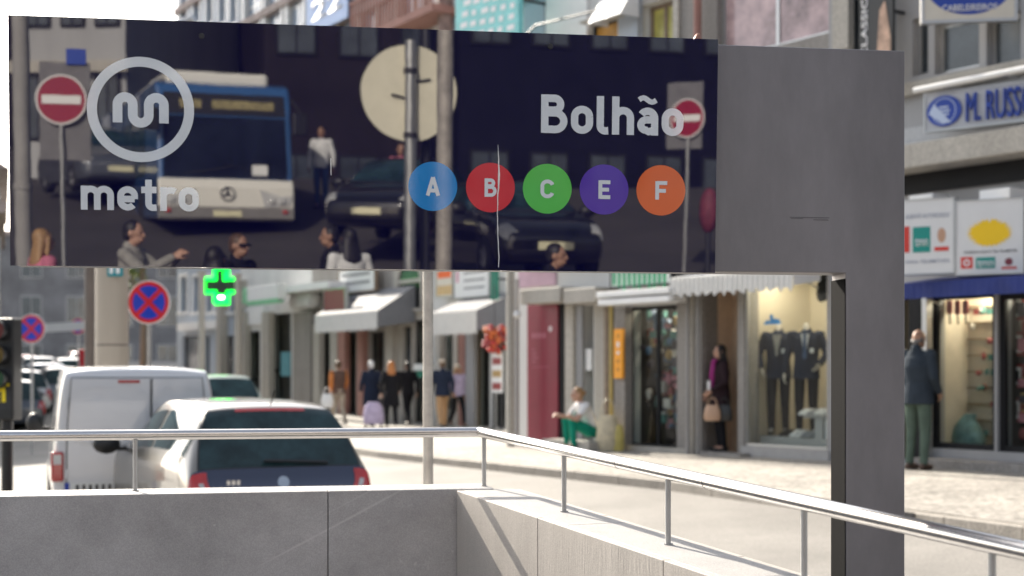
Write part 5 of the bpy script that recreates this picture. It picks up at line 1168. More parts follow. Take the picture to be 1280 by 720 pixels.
def person(label, loc, face_, J, h=1.70, top=None, legs=None, shoes=None, hair=None, skin=None, topk='jacket', hairk='short', legk='trousers', sleeve=1.0, voxel=.011, head=True, group=None, name='person', cat='person', cap=None, extra=None, fat=1.0, slvm=None):
    """face_: plan direction the person looks at; local +y is forward"""
    rt = empty(name, loc, math.atan2(face_[1], face_[0])-PI/2, label, cat, group); k = h/1.72; rt.scale = (k, k, k)
    J = {a: b.copy() for a, b in J.items()}
    b = MB(); T = lambda p, q, r0, r1, m=b: m.capsule(J[p] if isinstance(p, str) else p, J[q] if isinstance(q, str) else q, r0, r1, 12)
    def torso(m, g, zlo=None):
        pe, wa, ch, ne = J['pel'], J['wai'], J['che'], J['nec']; sh = (J['sL']+J['sR'])/2
        rings = [(pe+V((0, 0, -.09)), .13+g, .095+g), (pe, .16*fat+g, .11*fat+g), (wa, .142*fat+g, .10*fat+g), (ch, .168*fat+g, .115*fat+g), ((sh+ch)/2+V((0, 0, .03)), .172+g, .105+g), (sh+V((0, 0, .0)), .145+g, .08+g), (sh+(ne-sh)*.5+V((0, 0, .02)), .085+g, .065+g), (ne+V((0, 0, .01)), .052+g*.6, .052+g*.6)]
        m.loft([(tuple(c), rx, ry) for c, rx, ry in rings], 18)
        for s in 'LR': m.capsule(J['s'+s]*.9+sh*.1, J['s'+s], .058+g, .055+g, 10)
    torso(b, -.004)
    if head:
        T('nec', J['nec']+(J['hea']-J['nec'])*.55, .052, .05)
        hc = J['hea']; b.ell(tuple(hc+V((0, -.005, .02))), .074, .093, .098, 16, 10); b.ell(tuple(hc+V((0, .02, -.055))), .055, .065, .06, 14, 8)   # skull and jaw
        b.capsule(hc+V((0, .088, .012)), hc+V((0, .103, -.022)), .011, .015, 8)                          # nose
        b.capsule(hc+V((-.02, .086, -.062)), hc+V((.02, .086, -.062)), .009, .009, 8)                     # lips
        for s in (-1, 1): b.ell(tuple(hc+V((s*.077, -.008, .0))), .013, .022, .034, 10, 6)              # ears
    for s in 'LR':
        T('h'+s, 'k'+s, .082*fat, .055); T('k'+s, 'a'+s, .055, .038)
        T(J['a'+s], J['a'+s]+V((0, .12, -.045)), .04, .03)
        T('s'+s, 'e'+s, .05, .04); T('e'+s, 'w'+s, .04, .027)
        d = (J['w'+s]-J['e'+s]).normalized(); x = V((1, 0, 0)) if s == 'R' else V((-1, 0, 0))
        f = (V((0, 1, 0))-d*d.y); f = f.normalized() if f.length > .2 else V((0, 0, 1)); nrm = d.cross(f).normalized()
        if nrm.dot(x) > 0: nrm = -nrm                        # palm faces the body
        w = J['w'+s]
        for q in (-.022, 0, .022): b.capsule(w+f*q*.6, w+d*.085+f*q, .017, .015, 8)
        for i, (q, l) in enumerate(((.031, .072), (.0105, .08), (-.0105, .075), (-.031, .058))):
            p0 = w+d*.088+f*q; p1 = p0+d*l*.5+nrm*.012+f*q*.15; p2 = p1+d*l*.38+nrm*.03; b.capsule(p0, p1, .0092, .0085, 7); b.capsule(p1, p2, .0085, .0075, 7)
        t0 = w+d*.03+f*.03; t1 = t0+d*.035+f*.028+nrm*.012; t2 = t1+d*.032+f*.006+nrm*.014; b.capsule(t0, t1, .0125, .011, 7); b.capsule(t1, t2, .011, .009, 7)
    remesh(b, voxel*.85, 'body', skin, rt, 2)
    c = MB(); g = .016 if topk != 'tee' else .011
    torso(c, g)
    for s in 'LR':
        sl = c if slvm is None else None
        m_ = c
        if slvm is not None: m_ = MB()
        e = J['e'+s]; w = J['w'+s]; q = J['s'+s]
        if sleeve >= 1: m_.capsule(q, e, .05+g+.006, .043+g, 12); m_.capsule(e, e+(w-e)*.93, .043+g, .03+g, 12)
        else: m_.capsule(q, q+(e-q)*sleeve*1.2, .052+g+.004, .05+g, 12)
        if slvm is not None: remesh(m_, voxel, 'sleeve', slvm, rt)
    pe = J['pel']
    if topk in ('jacket', 'coat'):
        lo = .80 if topk == 'jacket' else .55
        c.loft([((pe.x, pe.y, lo), .19*fat+(.02 if topk == 'coat' else 0), .145*fat), ((pe.x, pe.y, .93), .182*fat, .135*fat), ((J['wai'].x, J['wai'].y, 1.07), .165*fat, .12*fat), ((J['che'].x, J['che'].y, 1.2), .178*fat, .12*fat)], 18) if pe.z > .6 else None
        c.capsule(J['nec']+V((0, -.01, -.02)), J['nec']+V((0, -.015, .015)), .07, .066, 12)
    elif pe.z > .6:
        c.loft([((pe.x, pe.y, .86), .172*fat, .125*fat), ((J['wai'].x, J['wai'].y, 1.06), .155*fat, .113*fat), ((J['che'].x, J['che'].y, 1.2), .172*fat, .118*fat)], 18)
    remesh(c, voxel, {'jacket': 'jacket', 'coat': 'coat', 'tee': 't_shirt', 'shirt': 'shirt'}[topk], top, rt)
    l = MB()
    l.loft([(tuple(J['pel']+V((0, 0, -.10))), .14*fat+.012, .11*fat+.012), (tuple(J['pel']+V((0, 0, .03))), .162*fat+.010, .112*fat+.012), (tuple(J['pel']*.35+J['wai']*.65), .147*fat+.008, .103*fat+.008)], 18)
    for s in 'LR':
        l.capsule(J['h'+s], J['k'+s], .082*fat+.014, .058+.014, 12); l.capsule(J['k'+s], J['a'+s]+V((0, 0, .01)), .058+.013, .052, 12)
    remesh(l, voxel, legk, legs, rt)
    for s in 'LR':
        a = J['a'+s]; d = V((0, 1, -.35 if a.z > .1 else -.22)).normalized(); f = MB(); f.capsule(a+V((0, -.035, -.035)), a+V((0, .05, -.04)), .044, .042, 10); f.capsule(a+V((0, .05, -.045)), a+V((0, .155, -.05)), .043, .034, 10)
        remesh(f, .009, 'shoe', shoes, rt, 2)
    if head:
        hc = J['hea']
        for s in (-1, 1): MB().ell(tuple(hc+V((s*.031, .083, .012))), .013, .009, .009, 10, 6).build('eye', mat('dark_eye', (.03, .02, .015), .2, var=0), rt, True)
        MB().capsule(hc+V((-.022, .0965, -.062)), hc+V((.022, .0965, -.062)), .0035, .0035, 6).build('mouth', mat('lip', (.35, .12, .10), .5, var=0), rt, True)
        H = MB()
        if hairk == 'bald':
            for s in (-1, 1): H.ell(tuple(hc+V((s*.064, -.035, -.01))), .016, .045, .035, 12, 8)
            H.ell(tuple(hc+V((0, -.078, -.03))), .062, .024, .035, 12, 8)
        else:
            H.ell(tuple(hc+V((0, -.022, .035))), .083, .094, .096, 16, 10); H.ell(tuple(hc+V((0, -.05, -.01))), .078, .06, .075, 14, 8)
            if hairk == 'long':
                H.loft([(tuple(hc+V((0, -.03, .03))), .088, .07), (tuple(hc+V((0, -.06, -.08))), .10, .055), (tuple(hc+V((0, -.09, -.20))), .11, .05), (tuple(hc+V((0, -.10, -.27))), .07, .035)], 14)
                for s in (-1, 1): H.capsule(hc+V((s*.078, .02, .03)), hc+V((s*.085, .0, -.13)), .022, .022, 8)
            if hairk == 'tied': H.ell(tuple(hc+V((0, -.12, .03))), .04, .045, .04, 12, 8)
        remesh(H, .009, 'hair', hair, rt, 3)
    if cap is not None:
        hc = J['hea']; q = MB(); q.ell(tuple(hc+V((0, -.015, .065))), .09, .105, .075, 16, 8); q.ell(tuple(hc+V((0, .09, .055))), .07, .07, .012, 14, 6); remesh(q, .009, 'cap', cap, rt, 2)
    return rt
def at_hand(rt, J, s, mb, name, m, label, cat):
    w = rt.matrix_basis @ (J['w'+s]+(J['w'+s]-J['e'+s]).normalized()*.11) if False else None
skin_l = mat('light_skin', (.48, .28, .20), .55, var=.06); skin_t = mat('tanned_skin', (.36, .20, .13), .55, var=.06); skin_d = mat('brown_skin', (.20, .105, .065), .55, var=.06)
C_ = lambda n, c, r=.9: mat(n, c, r, spec=.12, var=.2, scale=7, bump=.15, bscale=35)
clo = dict(orange=C_('orange_cloth', (.55, .20, .06)), brown=C_('brown_cloth', (.12, .075, .06)), beige=C_('beige_cloth', (.42, .36, .29)), navy=C_('navy_cloth', (.02, .027, .05)), black=C_('black_cloth', (.014, .014, .017)), slate=C_('slate_cloth', (.035, .045, .058)), sage=C_('grey_green_cloth', (.09, .125, .10)),
    green=C_('green_leggings_cloth', (.01, .24, .16)), white=C_('white_cloth', (.68, .68, .68)), tan=C_('tan_cloth', (.38, .24, .13)), lilac=C_('lilac_cloth', (.42, .36, .50)), jeans=C_('blue_denim', (.06, .10, .19)), plum=C_('dark_plum_cloth', (.03, .018, .022)), magenta=C_('magenta_cloth', (.30, .04, .18)), pink=C_('pink_cloth', (.55, .18, .26)), grey=C_('grey_cloth', (.30, .29, .27)))
hair_b = mat('black_hair', (.012, .01, .01), .55, var=.3, scale=30); hair_br = mat('brown_hair', (.09, .05, .025), .55, var=.3, scale=30); hair_w = mat('white_hair', (.6, .6, .6), .6, var=.15, scale=30); hair_bl = mat('fair_hair', (.34, .20, .09), .55, var=.25, scale=30); hair_g = mat('grey_hair', (.13, .12, .115), .6, var=.2, scale=30)
leather = mat('black_leather', (.015, .014, .013), .4, var=.2)
def pav(x, D): c = P(x, 500, D); return Vector((c.x, c.y, terrain(c.x, c.y)+.125))
# far pavement walkers
VX = .0145
FWD = hd(-32); BACK = (-FWD[0], -FWD[1])
person('man in an orange jacket with a brown vest and pale trousers, leftmost walker', pav(423, 37.5), hd(-28), WALK, 1.72, clo['brown'], clo['beige'], leather, hair_br, skin_t, 'shirt', slvm=clo['orange'], voxel=VX, fat=1.12)
person('white haired walker in a navy coat, between the orange jacket and the black coat', pav(464, 37), hd(-20), WALK2, 1.70, clo['navy'], clo['navy'], leather, hair_w, skin_l, 'coat', voxel=VX, fat=1.1)
person('woman in a black coat with ginger hair, walking at the centre of the far group', pav(489, 36), hd(-10), WALK, 1.68, clo['black'], clo['black'], leather, mat('ginger_hair', (.40, .15, .04), .55, var=.2, scale=30), skin_l, 'coat', 'long', voxel=VX, fat=1.08)
person('dark dressed walker just left of the thin steel pole, half hidden by the black coat', pav(510, 38), hd(-34), WALK2, 1.70, clo['black'], clo['black'], leather, hair_b, skin_t, 'jacket', voxel=VX)
person('man in a pale cap, dark jacket and tan trousers right of the thin steel pole', pav(553, 36), hd(-14), WALK2, 1.70, clo['navy'], clo['tan'], leather, hair_br, skin_t, 'jacket', cap=clo['beige'], voxel=VX, fat=1.05)
person('woman in a lilac top with a pale cap, close beside the man in tan trousers', pav(572, 36.3), hd(150), WALK, 1.58, clo['lilac'], clo['black'], leather, hair_bl, skin_t, 'shirt', 'long', cap=clo['beige'], voxel=VX)
# bags on or by the far walkers
def bag(name, label, loc, w, d, h, m, handle=True, rz=0, soft=True, group=None):
    rt = empty(name, loc, rz, label, 'bag', group); b = MB()
    b.loft([((0, 0, 0), w*.46, d*.46), ((0, 0, h*.2), w*.55, d*.55), ((0, 0, h*.65), w*.5, d*.45), ((0, 0, h), w*.36, d*.2)], 16); b.build('bag_body', m, rt, True)
    if handle: MB().tube([(w*.3*math.cos(t), 0, h+h*.45*math.sin(t)) for t in (PI*k/10 for k in range(11))], .010, 7).build('handle', m, rt, True)
    return rt
p = pav(467, 35.6); sb = empty('shopping_trolley', p, 0, 'lilac and white shopping trolley pulled along by the black coated woman', 'trolley')
MB().loft([((0, 0, .12), .24, .17), ((0, 0, .3), .26, .19), ((0, 0, .55), .22, .17), ((0, 0, .66), .12, .1)], 16).build('trolley_bag', clo['lilac'], sb, True); MB().tube([(.1, .1, .1), (.16, .05, .6), (.32, .0, .92)], .014, 8).build('trolley_handle', dark_metal, sb, True)
for s in (-1, 1): MB().cyl((s*.17, -.03, .07), (s*.21, -.03, .07), .07, n=16).build('wheel', tyre_m, sb)
p = pav(409, 37.2); bag('plastic_bag', 'white plastic bag hanging from the hand of the orange jacketed man', p+V((0, 0, .5)), .3, .2, .36, white_p)
# woman sitting on the low step, in green
p = FA.hit(722, .62); zt = terrain(p.x, p.y)+.12
o = MB().box(-.75, .55, -.2, .2, -.15, .16).build('stone_step', stone_c, None, bevel=.02); o.location = (p.x, p.y, zt); o.rotation_euler = (0, 0, math.atan2(FA.u.y, FA.u.x)); tag(o, 'low pale stone step under the seated woman in green', 'step')
fwd = Vector((-.93, -.37, 0)).normalized()
sw = person('seated woman in bright green trousers with her elbows on her knees by the doorway', (p.x+.25, p.y-.05, zt+.02), (fwd.x, fwd.y), SIT, 1.72, clo['white'], clo['green'], leather, hair_bl, skin_l, 'tee', 'tied', sleeve=.45, voxel=.011)
pb = FA.hit(760, .45); bag('plastic_bag', 'knotted cream plastic bag standing on the pavement beside the seated woman', (pb.x, pb.y, terrain(pb.x, pb.y)+.12), .36, .28, .58, mat('cream_plastic', (.60, .52, .36), .4, var=.25, scale=9), True)
pb = FA.hit(764, .5); o = bag('plastic_bag', 'small yellow bag leaning behind the knotted cream bag', (pb.x+.1, pb.y+.1, terrain(pb.x, pb.y)+.12), .22, .16, .42, mat('yellow_plastic', (.6, .5, .15), .4, var=.2, scale=9), False)
# woman in the tailor's doorway
p = FA.hit(901, -.05); zt = terrain(p.x, p.y)+.14
wd = person('woman in a long dark coat with a magenta scarf standing in the tan doorway', (p.x, p.y, zt+.03), (-.98, -.15), pose(eL=(-.25, .0, 1.13), wL=(-.19, .2, .98), eR=(.25, .0, 1.13), wR=(.2, .16, .92)), 1.62, clo['plum'], clo['black'], leather, hair_b, skin_l, 'coat', 'long', fat=1.08)
sc_ = MB(); sc_.capsule((-.03, .125, 1.44), (-.05, .165, 1.05), .035, .04, 10); sc_.capsule((.03, .125, 1.44), (.02, .16, 1.2), .03, .035, 10); sc_.capsule((-.05, .10, 1.47), (.05, .10, 1.47), .03, .03, 10); remesh(sc_, .01, 'scarf', clo['magenta'], wd)
MB().box(-.09, .05, .2, .215, .98, 1.14).build('white_paper', white_p, wd, bevel=.004)
for k, (dx, w, m, lab) in enumerate(((.02, .26, mat('tan_leather', (.45, .28, .18), .5, var=.1), 'tan handbag held by the woman in the doorway'), (.16, .24, leather, 'black handbag held by the woman in the doorway, beside the tan one'))):
    q = Vector((p.x, p.y, zt))+Vector((-.18+dx*1.3, -.16-dx*.3, .50)); bag('handbag', lab, q, w, .11, .24, m, True, R_(-35))
# man at the phone shop
p = FA.hit(1147, .75); zt = terrain(p.x, p.y)+.125
person('balding man in a slate jacket and grey green trousers at the shop window', (p.x, p.y, zt), (.75, .66), pose(wL=(-.22, .12, .95), wR=(.22, .12, .95), hea=(.0, .035, 1.595)), 1.74, clo['slate'], clo['sage'], mat('brown_leather', (.08, .045, .03), .5), hair_g, skin_t, 'jacket', 'bald', fat=1.12)
# suits in the window
u0, u1, z0, z1 = rw
for k, (x, lab, J, tie) in enumerate(((973, 'headless mannequin in an open dark suit with black trousers, left of the pair', pose(eL=(-.27, -.03, 1.14), wL=(-.27, .03, .9), eR=(.28, .0, 1.14), wR=(.22, .1, .95)), None), (1008, 'headless mannequin in a dark suit with a blue tie, right of the pair', pose(eL=(-.28, -.02, 1.15), wL=(-.2, .12, 1.0), eR=(.27, -.02, 1.12), wR=(.29, .06, .88)), 1))):
    dm = (.55, .60)[k]; c = bpt(A2, x, 500, -dm); wp_ = A2.root.matrix_basis @ Vector((c.x, .95, z0+.14)) if False else None
    M = Matrix.Translation(A2.root.location) @ Matrix.Rotation(A2.root.rotation_euler.z, 4, 'Z'); q = M @ Vector((c.x, dm, z0+.145))
    mn = person(lab, q, (-.35, -.94), J, 1.82, clo['navy'], clo['black'], leather, hair_b, mat('mannequin_white', (.6, .56, .5), .4, var=.04), 'jacket', head=False, name='mannequin', cat='mannequin', group='suited mannequins')
    MB().capsule((0, -.01, 1.44), (0, -.01, 1.53), .055, .045, 14).build('neck_cap', MATS['mannequin_white'], mn, True)
    MB().add([(-.055, .14, 1.42), (.055, .14, 1.42), (.012, .15, 1.12), (-.012, .15, 1.12), (-.055, .10, 1.42), (.055, .10, 1.42), (.012, .10, 1.12), (-.012, .10, 1.12)], [(0, 1, 2, 3), (4, 7, 6, 5), (0, 4, 5, 1), (1, 5, 6, 2), (2, 6, 7, 3), (3, 7, 4, 0)]).build('shirt_front', clo['white'] if k else clo['grey'], mn)
    if tie: MB().add([(-.018, .152, 1.43), (.018, .152, 1.43), (.03, .162, 1.1), (0, .162, 1.06), (-.03, .162, 1.1)], [(0, 1, 2, 3, 4)]).build('tie', clo['jeans'], mn)
    MB().box(-.12, -.07, .142, .148, 1.16, 1.22).build('price_tag', white_p, mn)

# ------------------------------------------------------------------ the street behind the viewer, seen mirrored in the sign's glass
def RP(x, y, D): return mirror(P(x, y, D))
def vdir(dx, dy): return mdir((dx, dy))                       # a direction in the mirrored view -> real
def rblock(name, label, x0, x1, D, d, h, m, wm, rows, cols, turn=0, z0=-4):
    a = RF(x1, D); w = abs(x1-x0)/F*D
    rt = simple_block(name, label, a.x, a.y, w, d, h, PI+turn, m, wm, rows, cols, None, z0); return rt
dk_wall = mat('shade_dark_tiled_wall', (.010, .010, .016), .7, var=.3, scale=1.2, bump=.1, spec=.08)  # both dark walls carry the buildings' shade in their colour
dk_wall2 = mat('shade_dark_brown_wall', (.022, .018, .02), .75, var=.3, scale=.8, spec=.08)
lt_wall = mat('stone_course_wall', (.15, .14, .135), .8, var=.15, scale=1.5)
rblock('dark_building', 'brown walled building with shade in its dark colour, across the street behind the viewer', 332, 560, 41, 12, 15, dk_wall2, frame_dk, 3, 3)
rblock('dark_building', 'tiled building with shade in its near black colour, behind the viewer opposite the station name', 561, 930, 39, 12, 15, dk_wall, frame_dk, 3, 5)
sb_ = rblock('stone_building', 'grey stone building with plain courses behind the bus', 165, 331, 47, 10, 16, lt_wall, frame_dk, 3, 2)
for k in range(22): MB().box(0, 166/F*47, -.02, -.001, 3.5+k*.5, 3.52+k*.5).build('stone_course', dk_wall2, sb_)
lb = rblock('corner_house', 'grey house with sloping cornices behind the no entry sign', 20, 160, 38, 14, 13, wall_grey, frame_dk, 4, 3, R_(28))
for z in (6.2, 8.4, 10.6): MB().box(-.2, 140/F*38+.2, -.35, -.001, z, z+.3).build('cornice', stone_c, lb)
rblock('terrace_houses', 'long dim terrace of houses far behind the viewer', -700, 1900, 70, 10, 22, dk_wall2, frame_dk, 3, 14)
bus_glass = mat('bus_window_glass', (.012, .016, .026), .08, var=.6, scale=1.1, spec=.12)
# city bus
bh = vdir(.36, -.93); bl_ = RF(283, 27.9); bus = empty('city_bus', bl_, math.atan2(bh.y, bh.x)-PI/2, 'white and blue city bus seen from the front behind the viewer', 'bus')
bw = paint('bus_white_paint', (.76, .74, .68)); bb = paint('bus_blue_paint', (.03, .10, .26)); W2 = 1.29
def prof(s): return None
bd = MB(); pr = [(-11.6, .35), (-.06, .35), (.06, .5), (.08, .95), (0, 1.1), (-.12, 2.5), (-.28, 2.92), (-.5, 2.98), (-11.4, 2.98), (-11.6, 2.8)]
bd.prism(pr, (-W2, 0, 0), (0, 1, 0), (0, 0, 1), (1, 0, 0), 2*W2).build('body', bb, bus, bevel=.06)
MB().prism([(-.04, .33), (.10, .33), (.15, .6), (.13, .95), (.06, 1.12), (-.04, 1.12)], (-W2-.01, 0, 0), (0, 1, 0), (0, 0, 1), (1, 0, 0), 2*W2+.02).build('front_bumper', bw, bus, bevel=.04)
MB().prism([(-.02, .31), (.155, .36), (.165, .58), (-.02, .58)], (-W2-.012, 0, 0), (0, 1, 0), (0, 0, 1), (1, 0, 0), 2*W2+.024).build('grey_skirt', mat('bus_grey', (.22, .21, .20), .5), bus, bevel=.02)
MB().add([(-W2+.10, .02, 1.14), (W2-.10, .02, 1.14), (W2-.12, -.085, 2.32), (-W2+.12, -.085, 2.32), (-W2+.10, -.1, 1.14), (W2-.10, -.1, 1.14), (W2-.12, -.2, 2.32), (-W2+.12, -.2, 2.32)], [(0, 1, 2, 3), (4, 7, 6, 5), (0, 4, 5, 1), (3, 2, 6, 7), (0, 3, 7, 4), (1, 5, 6, 2)]).build('windscreen', bus_glass, bus)
MB().add([(-W2+.12, -.075, 2.36), (W2-.12, -.075, 2.36), (W2-.14, -.16, 2.76), (-W2+.14, -.16, 2.76), (-W2+.12, -.25, 2.36), (W2-.12, -.25, 2.36), (W2-.14, -.32, 2.76), (-W2+.14, -.32, 2.76)], [(0, 1, 2, 3), (4, 7, 6, 5), (0, 4, 5, 1), (3, 2, 6, 7), (0, 3, 7, 4), (1, 5, 6, 2)]).build('destination_display', mat('display_black', (.02, .02, .02), .3), bus)
am = mat('amber_display', (.26, .22, .10), .5, var=.5, scale=12)
for x0, x1 in ((-.25, .95), (-.85, -.45)): MB().add([(x0, -.085, 2.47), (x1, -.085, 2.47), (x1, -.115, 2.63), (x0, -.115, 2.63)], [(0, 1, 2, 3)]).build('display_digits', am, bus)
MB().box(-1.0, 1.0, -3.4, -.9, 2.982, 3.24).build('roof_unit', bw, bus, bevel=.07)
for s in (-1, 1):
    MB().prism([(s*.72, .58), (s*1.2, .62), (s*1.26, .82), (s*1.02, .80), (s*.62, .93)], (0, .132, 0), (1, 0, 0), (0, 0, 1), (0, 1, 0), .04).build('headlight_band', mat('pale_lamp_cover', (.5, .5, .5), .2), bus)
    for q in (.86, 1.06): MB().ell((s*q, .18, .70), .085, .03, .07, 14, 8).build('headlight', lamp_clear, bus, True)
    MB().ell((s*1.12, .17, .5), .06, .03, .04, 12, 6).build('fog_lamp', lamp_red, bus, True)
    MB().box(s*W2-.02 if s > 0 else s*W2-.26, s*W2+.26 if s > 0 else s*W2+.02, .12, .2, 2.0, 2.42).build('wing_mirror', black, bus, bevel=.03); MB().tube([(s*W2, -.1, 2.7), (s*(W2+.14), .16, 2.42)], .02, 8).build('mirror_arm', black, bus)
    MB().cyl((s*(W2-.3), -2.7, .48), (s*(W2+.005), -2.7, .48), .48, n=24).build('wheel', tyre_m, bus); MB().cyl((s*(W2-.3), -8.6, .48), (s*(W2+.005), -8.6, .48), .48, n=24).build('wheel', tyre_m, bus)
    for k in range(7): MB().box(s*(W2+.002)-.004, s*(W2+.002)+.004, -1.9-k*1.35-1.2, -1.9-k*1.35, 1.2, 2.4).build('side_window', car_glass, bus)
em = MB().ring((0, .16, .83), (1, 0, 0), (0, 0, 1), (0, 1, 0), .115, .14, .02, 32).build('round_emblem', chrome, bus)
for k in range(3): a = R_(90+120*k); MB().prism([(-.03*math.sin(a), .03*math.cos(a)), (.125*math.cos(a), .125*math.sin(a)), (.03*math.sin(a), -.03*math.cos(a))], (0, .162, .83), (1, 0, 0), (0, 0, 1), (0, 1, 0), .014).build('emblem_arm', chrome, em)
MB().box(-.27, .27, .172, .18, .40, .51).build('number_plate', mat('yellow_white_plate', (.7, .66, .45), .4), bus); MB().tube([(-.9, -.0, 1.2), (.1, .035, 1.35)], .012, 6).build('wiper', black, bus); MB().tube([(.9, -.0, 1.2), (-.05, .03, 1.42)], .012, 6).build('wiper', black, bus)
MB().box(.5, .8, .03, .035, 1.2, 1.4).build('windscreen_card', white_p, bus)
# no entry signs with their grey back boards
def no_entry(label, x, y, D, r, turn, bx0, by0, bx1, by1, col):
    c = RP(x, y, D); z0 = terrain(c.x, c.y)
    rt = empty('no_entry_sign', (c.x, c.y, z0), turn, label, 'traffic sign', 'no entry signs behind the viewer'); h = c.z-z0; o = Vector((0, .06, h)); ax, ay, az = Vector((-1, 0, 0)), Vector((0, 0, 1)), Vector((0, 1, 0))
    k = D/F
    MB().box((bx0-x)*k, (bx1-x)*k, -.03, .0, h+(y-by1)*k, h+(y-by0)*k).build('back_board', col, rt, bevel=.01)
    MB().prism([(r*math.cos(t), r*math.sin(t)) for t in (2*PI*q/44 for q in range(44))], o, ax, ay, az, .01).build('red_disc', mat('faded_red', (.30, .015, .04), .4, var=.06), rt)
    MB().ring(o+az*.0102, ax, ay, az, r*.93, r, .002, 44).build('white_rim', white_p, rt)
    MB().obox(o+az*.012, ax, r*.76, az, .002, ay, r*.17).build('white_bar', white_p, rt)
    MB().cyl((0, .03, -.1), (0, .03, h+r), .03, n=12).build('pole', steel_dull, rt, True)
    return rt, h
rt, h = no_entry('round red no entry sign on a grey board with a small blue plate above', 77, 125, 18, .31, R_(5), 50, 78, 112, 200, mat('dull_grey_board', (.17, .165, .17), .7, var=.2))
MB().box(.06, .30, -.02, .03, h+.44, h+.64).build('blue_plate', blue_p, rt)
no_entry('round red no entry sign turned half away on a pale board', 862, 148, 22, .30, R_(52), 830, 103, 880, 186, mat('dull_grey_board', (.17, .165, .17)))
# big round sign seen from the back, with its posts
c = RP(512, 114, 17); z0 = terrain(c.x, c.y); h = c.z-z0; rs_ = empty('round_sign', (c.x, c.y, z0), 0, 'large round cream sign on a grey post behind the viewer', 'traffic sign')
MB().prism([(.58*math.cos(t), .54*math.sin(t)-(.05*max(0, -math.sin(t)))) for t in (2*PI*q/48 for q in range(48))], (0, -.04, h), (-1, 0, 0), (0, 0, 1), (0, 1, 0), .03).build('sign_plate', mat('cream_sign_back', (.74, .70, .56), .6, var=.08), rs_)
MB().cyl((0, .06, -.2), (0, .06, h+.58), .072, n=16).build('post', steel_dull, rs_, True)
for z in (h-.55, h+.2): MB().cyl((0, .06, z), (0, .06, z+.06), .085, n=16).build('clamp', dark_metal, rs_)
for z, x in ((h+.1, .25), (h-.1, -.22)): MB().tube([(0, .0, z), (x, .02, z+.05)], .014, 6).build('wire', black, rs_)
for x, D, r, lab, m, top in ((555, 14.5, .082, 'tall weathered grey post behind the viewer with rusty bands', mat('weathered_pole2', (.36, .33, .30), .6, .2, var=.35, scale=6), 6), (531, 17.5, .06, 'dark slim post between the two grey posts behind the viewer', dark_metal, 4.2), (30, 15, .085, 'grey post behind the viewer at the left end of the sign', concrete, 7)):
    c = RF(x, D); o = MB().cyl((0, 0, -.2), (0, 0, top), r, n=16).cyl((0, 0, 1.9), (0, 0, 1.95), r*1.12, n=16).build('street_post', m, None, True); o.location = c; tag(o, lab, 'post')
# dark cars
bk = paint('glossy_black_paint', (.008, .008, .01), .1, .15)
f_ = vdir(.30, -.95); c = RF(597, 24.2) ; saloon_generic('parked_car', 'black car behind the viewer facing the sign, right of the grey posts', c, (f_.x, f_.y), bk)
f_ = vdir(-.22, -.97); c = RF(540, 28); saloon_generic('parked_car', 'black car behind the viewer turned to the left, left of the grey posts', c, (f_.x, f_.y), bk)
f_ = vdir(.5, -.86); c = RF(95, 34); saloon_generic('parked_car', 'grey car far behind the viewer under the no entry sign', c, (f_.x, f_.y), paint('grey_car_paint', (.10, .11, .13), .3))
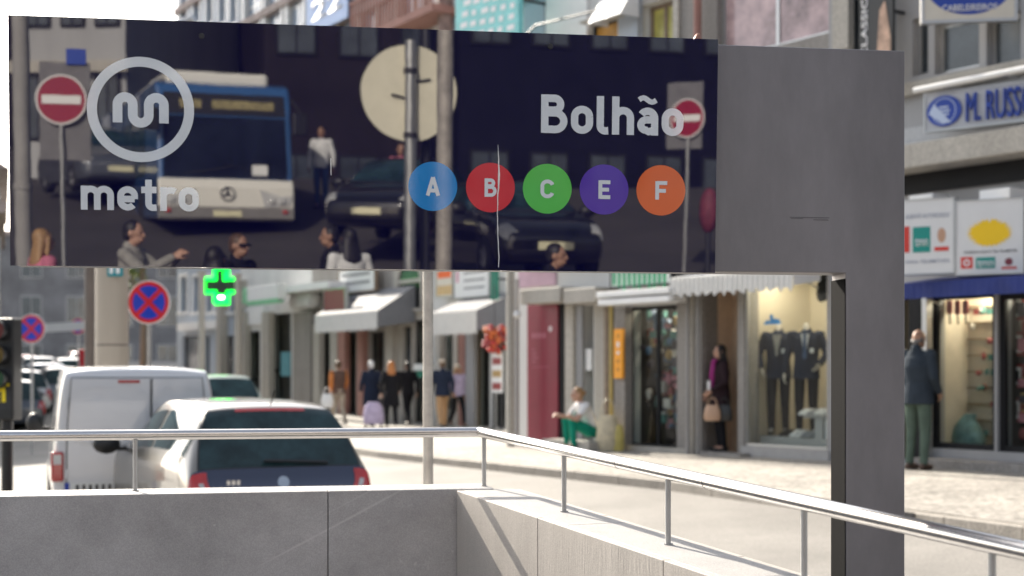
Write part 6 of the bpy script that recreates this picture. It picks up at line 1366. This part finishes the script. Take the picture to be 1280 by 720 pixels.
# people mirrored in the glass
def rp(x, D): return RF(x, D)
def vd(dx, dy): v = vdir(dx, dy); return (v.x, v.y)
person('man in a white shirt and blue jeans standing on the slope behind the viewer', rp(402, 31.5), vd(-.2, -1), pose(eL=(-.26, -.02, 1.12), wL=(-.27, .03, .86), eR=(.26, -.02, 1.12), wR=(.27, .03, .86)), 1.76, clo['white'], clo['jeans'], leather, hair_b, skin_t, 'shirt')
person('person in a pinkish shirt standing by the black car behind the viewer', rp(500, 29), vd(.1, -1), STAND, 1.7, clo['pink'], clo['black'], leather, hair_b, skin_t, 'shirt')
person('dark haired woman in a grey jumper holding a camera up with both hands', rp(165, 13.6), vd(1, -.15), pose(eL=(-.18, .20, 1.22), wL=(-.06, .44, 1.38), eR=(.18, .22, 1.22), wR=(.06, .44, 1.38)), 1.68, clo['grey'], clo['jeans'], leather, hair_b, skin_l, 'jacket')
person('black haired person behind the viewer seen from the back of the head', rp(268, 11.8), vd(.3, 1), STAND, 1.64, clo['black'], clo['black'], leather, hair_b, skin_t, 'jacket', 'long')
sgm = person('man in a dark suit and white shirt wearing sunglasses behind the viewer', rp(297, 13.2), vd(.9, -.5), STAND, 1.60, clo['black'], clo['black'], leather, hair_br, skin_t, 'jacket')
MB().box(-.07, .07, 1.685-.09, 1.695-.09, 1.59, 1.62) if False else MB().tube([(-.08, .08, 1.615), (-.045, .115, 1.61), (.045, .115, 1.61), (.08, .08, 1.615)], .016, 8).build('sunglasses', black, sgm, True)
person('woman with long black hair in a white t shirt behind the viewer', rp(437, 14.2), vd(-.5, .8), pose(eL=(-.27, .0, 1.14), wL=(-.30, .12, .95)), 1.60, clo['white'], clo['jeans'], leather, hair_b, skin_d, 'tee', 'long', sleeve=.45)
person('person in dark clothes just left of the woman in the white t shirt', rp(414, 15.0), vd(-.9, -.2), STAND, 1.56, clo['black'], clo['black'], leather, hair_b, skin_t, 'jacket')
w_ = person('dark haired woman with a dark headband behind the viewer, right of the black car', rp(694, 12.8), vd(.95, -.3), STAND, 1.58, clo['black'], clo['jeans'], leather, hair_b, skin_t, 'jacket')
person('fair haired woman in a pink shirt behind the viewer at the left end', rp(52, 13.2), vd(.6, .5), STAND, 1.62, clo['pink'], clo['beige'], leather, hair_bl, skin_l, 'shirt', 'long')
c = RF(886, 15.5); lan = empty('red_lantern', (c.x, c.y, c.z), 0, 'red striped bag on a post behind the viewer at the right end of the glass', 'bag'); MB().cyl((0, 0, -.1), (0, 0, 1.6), .03, n=10).build('post', dark_metal, lan, True); MB().ell((0, 0, 1.75), .11, .11, .24, 14, 10).build('bag_body', mat('dusky_red', (.16, .03, .05), .7, var=.4, scale=14), lan, True)
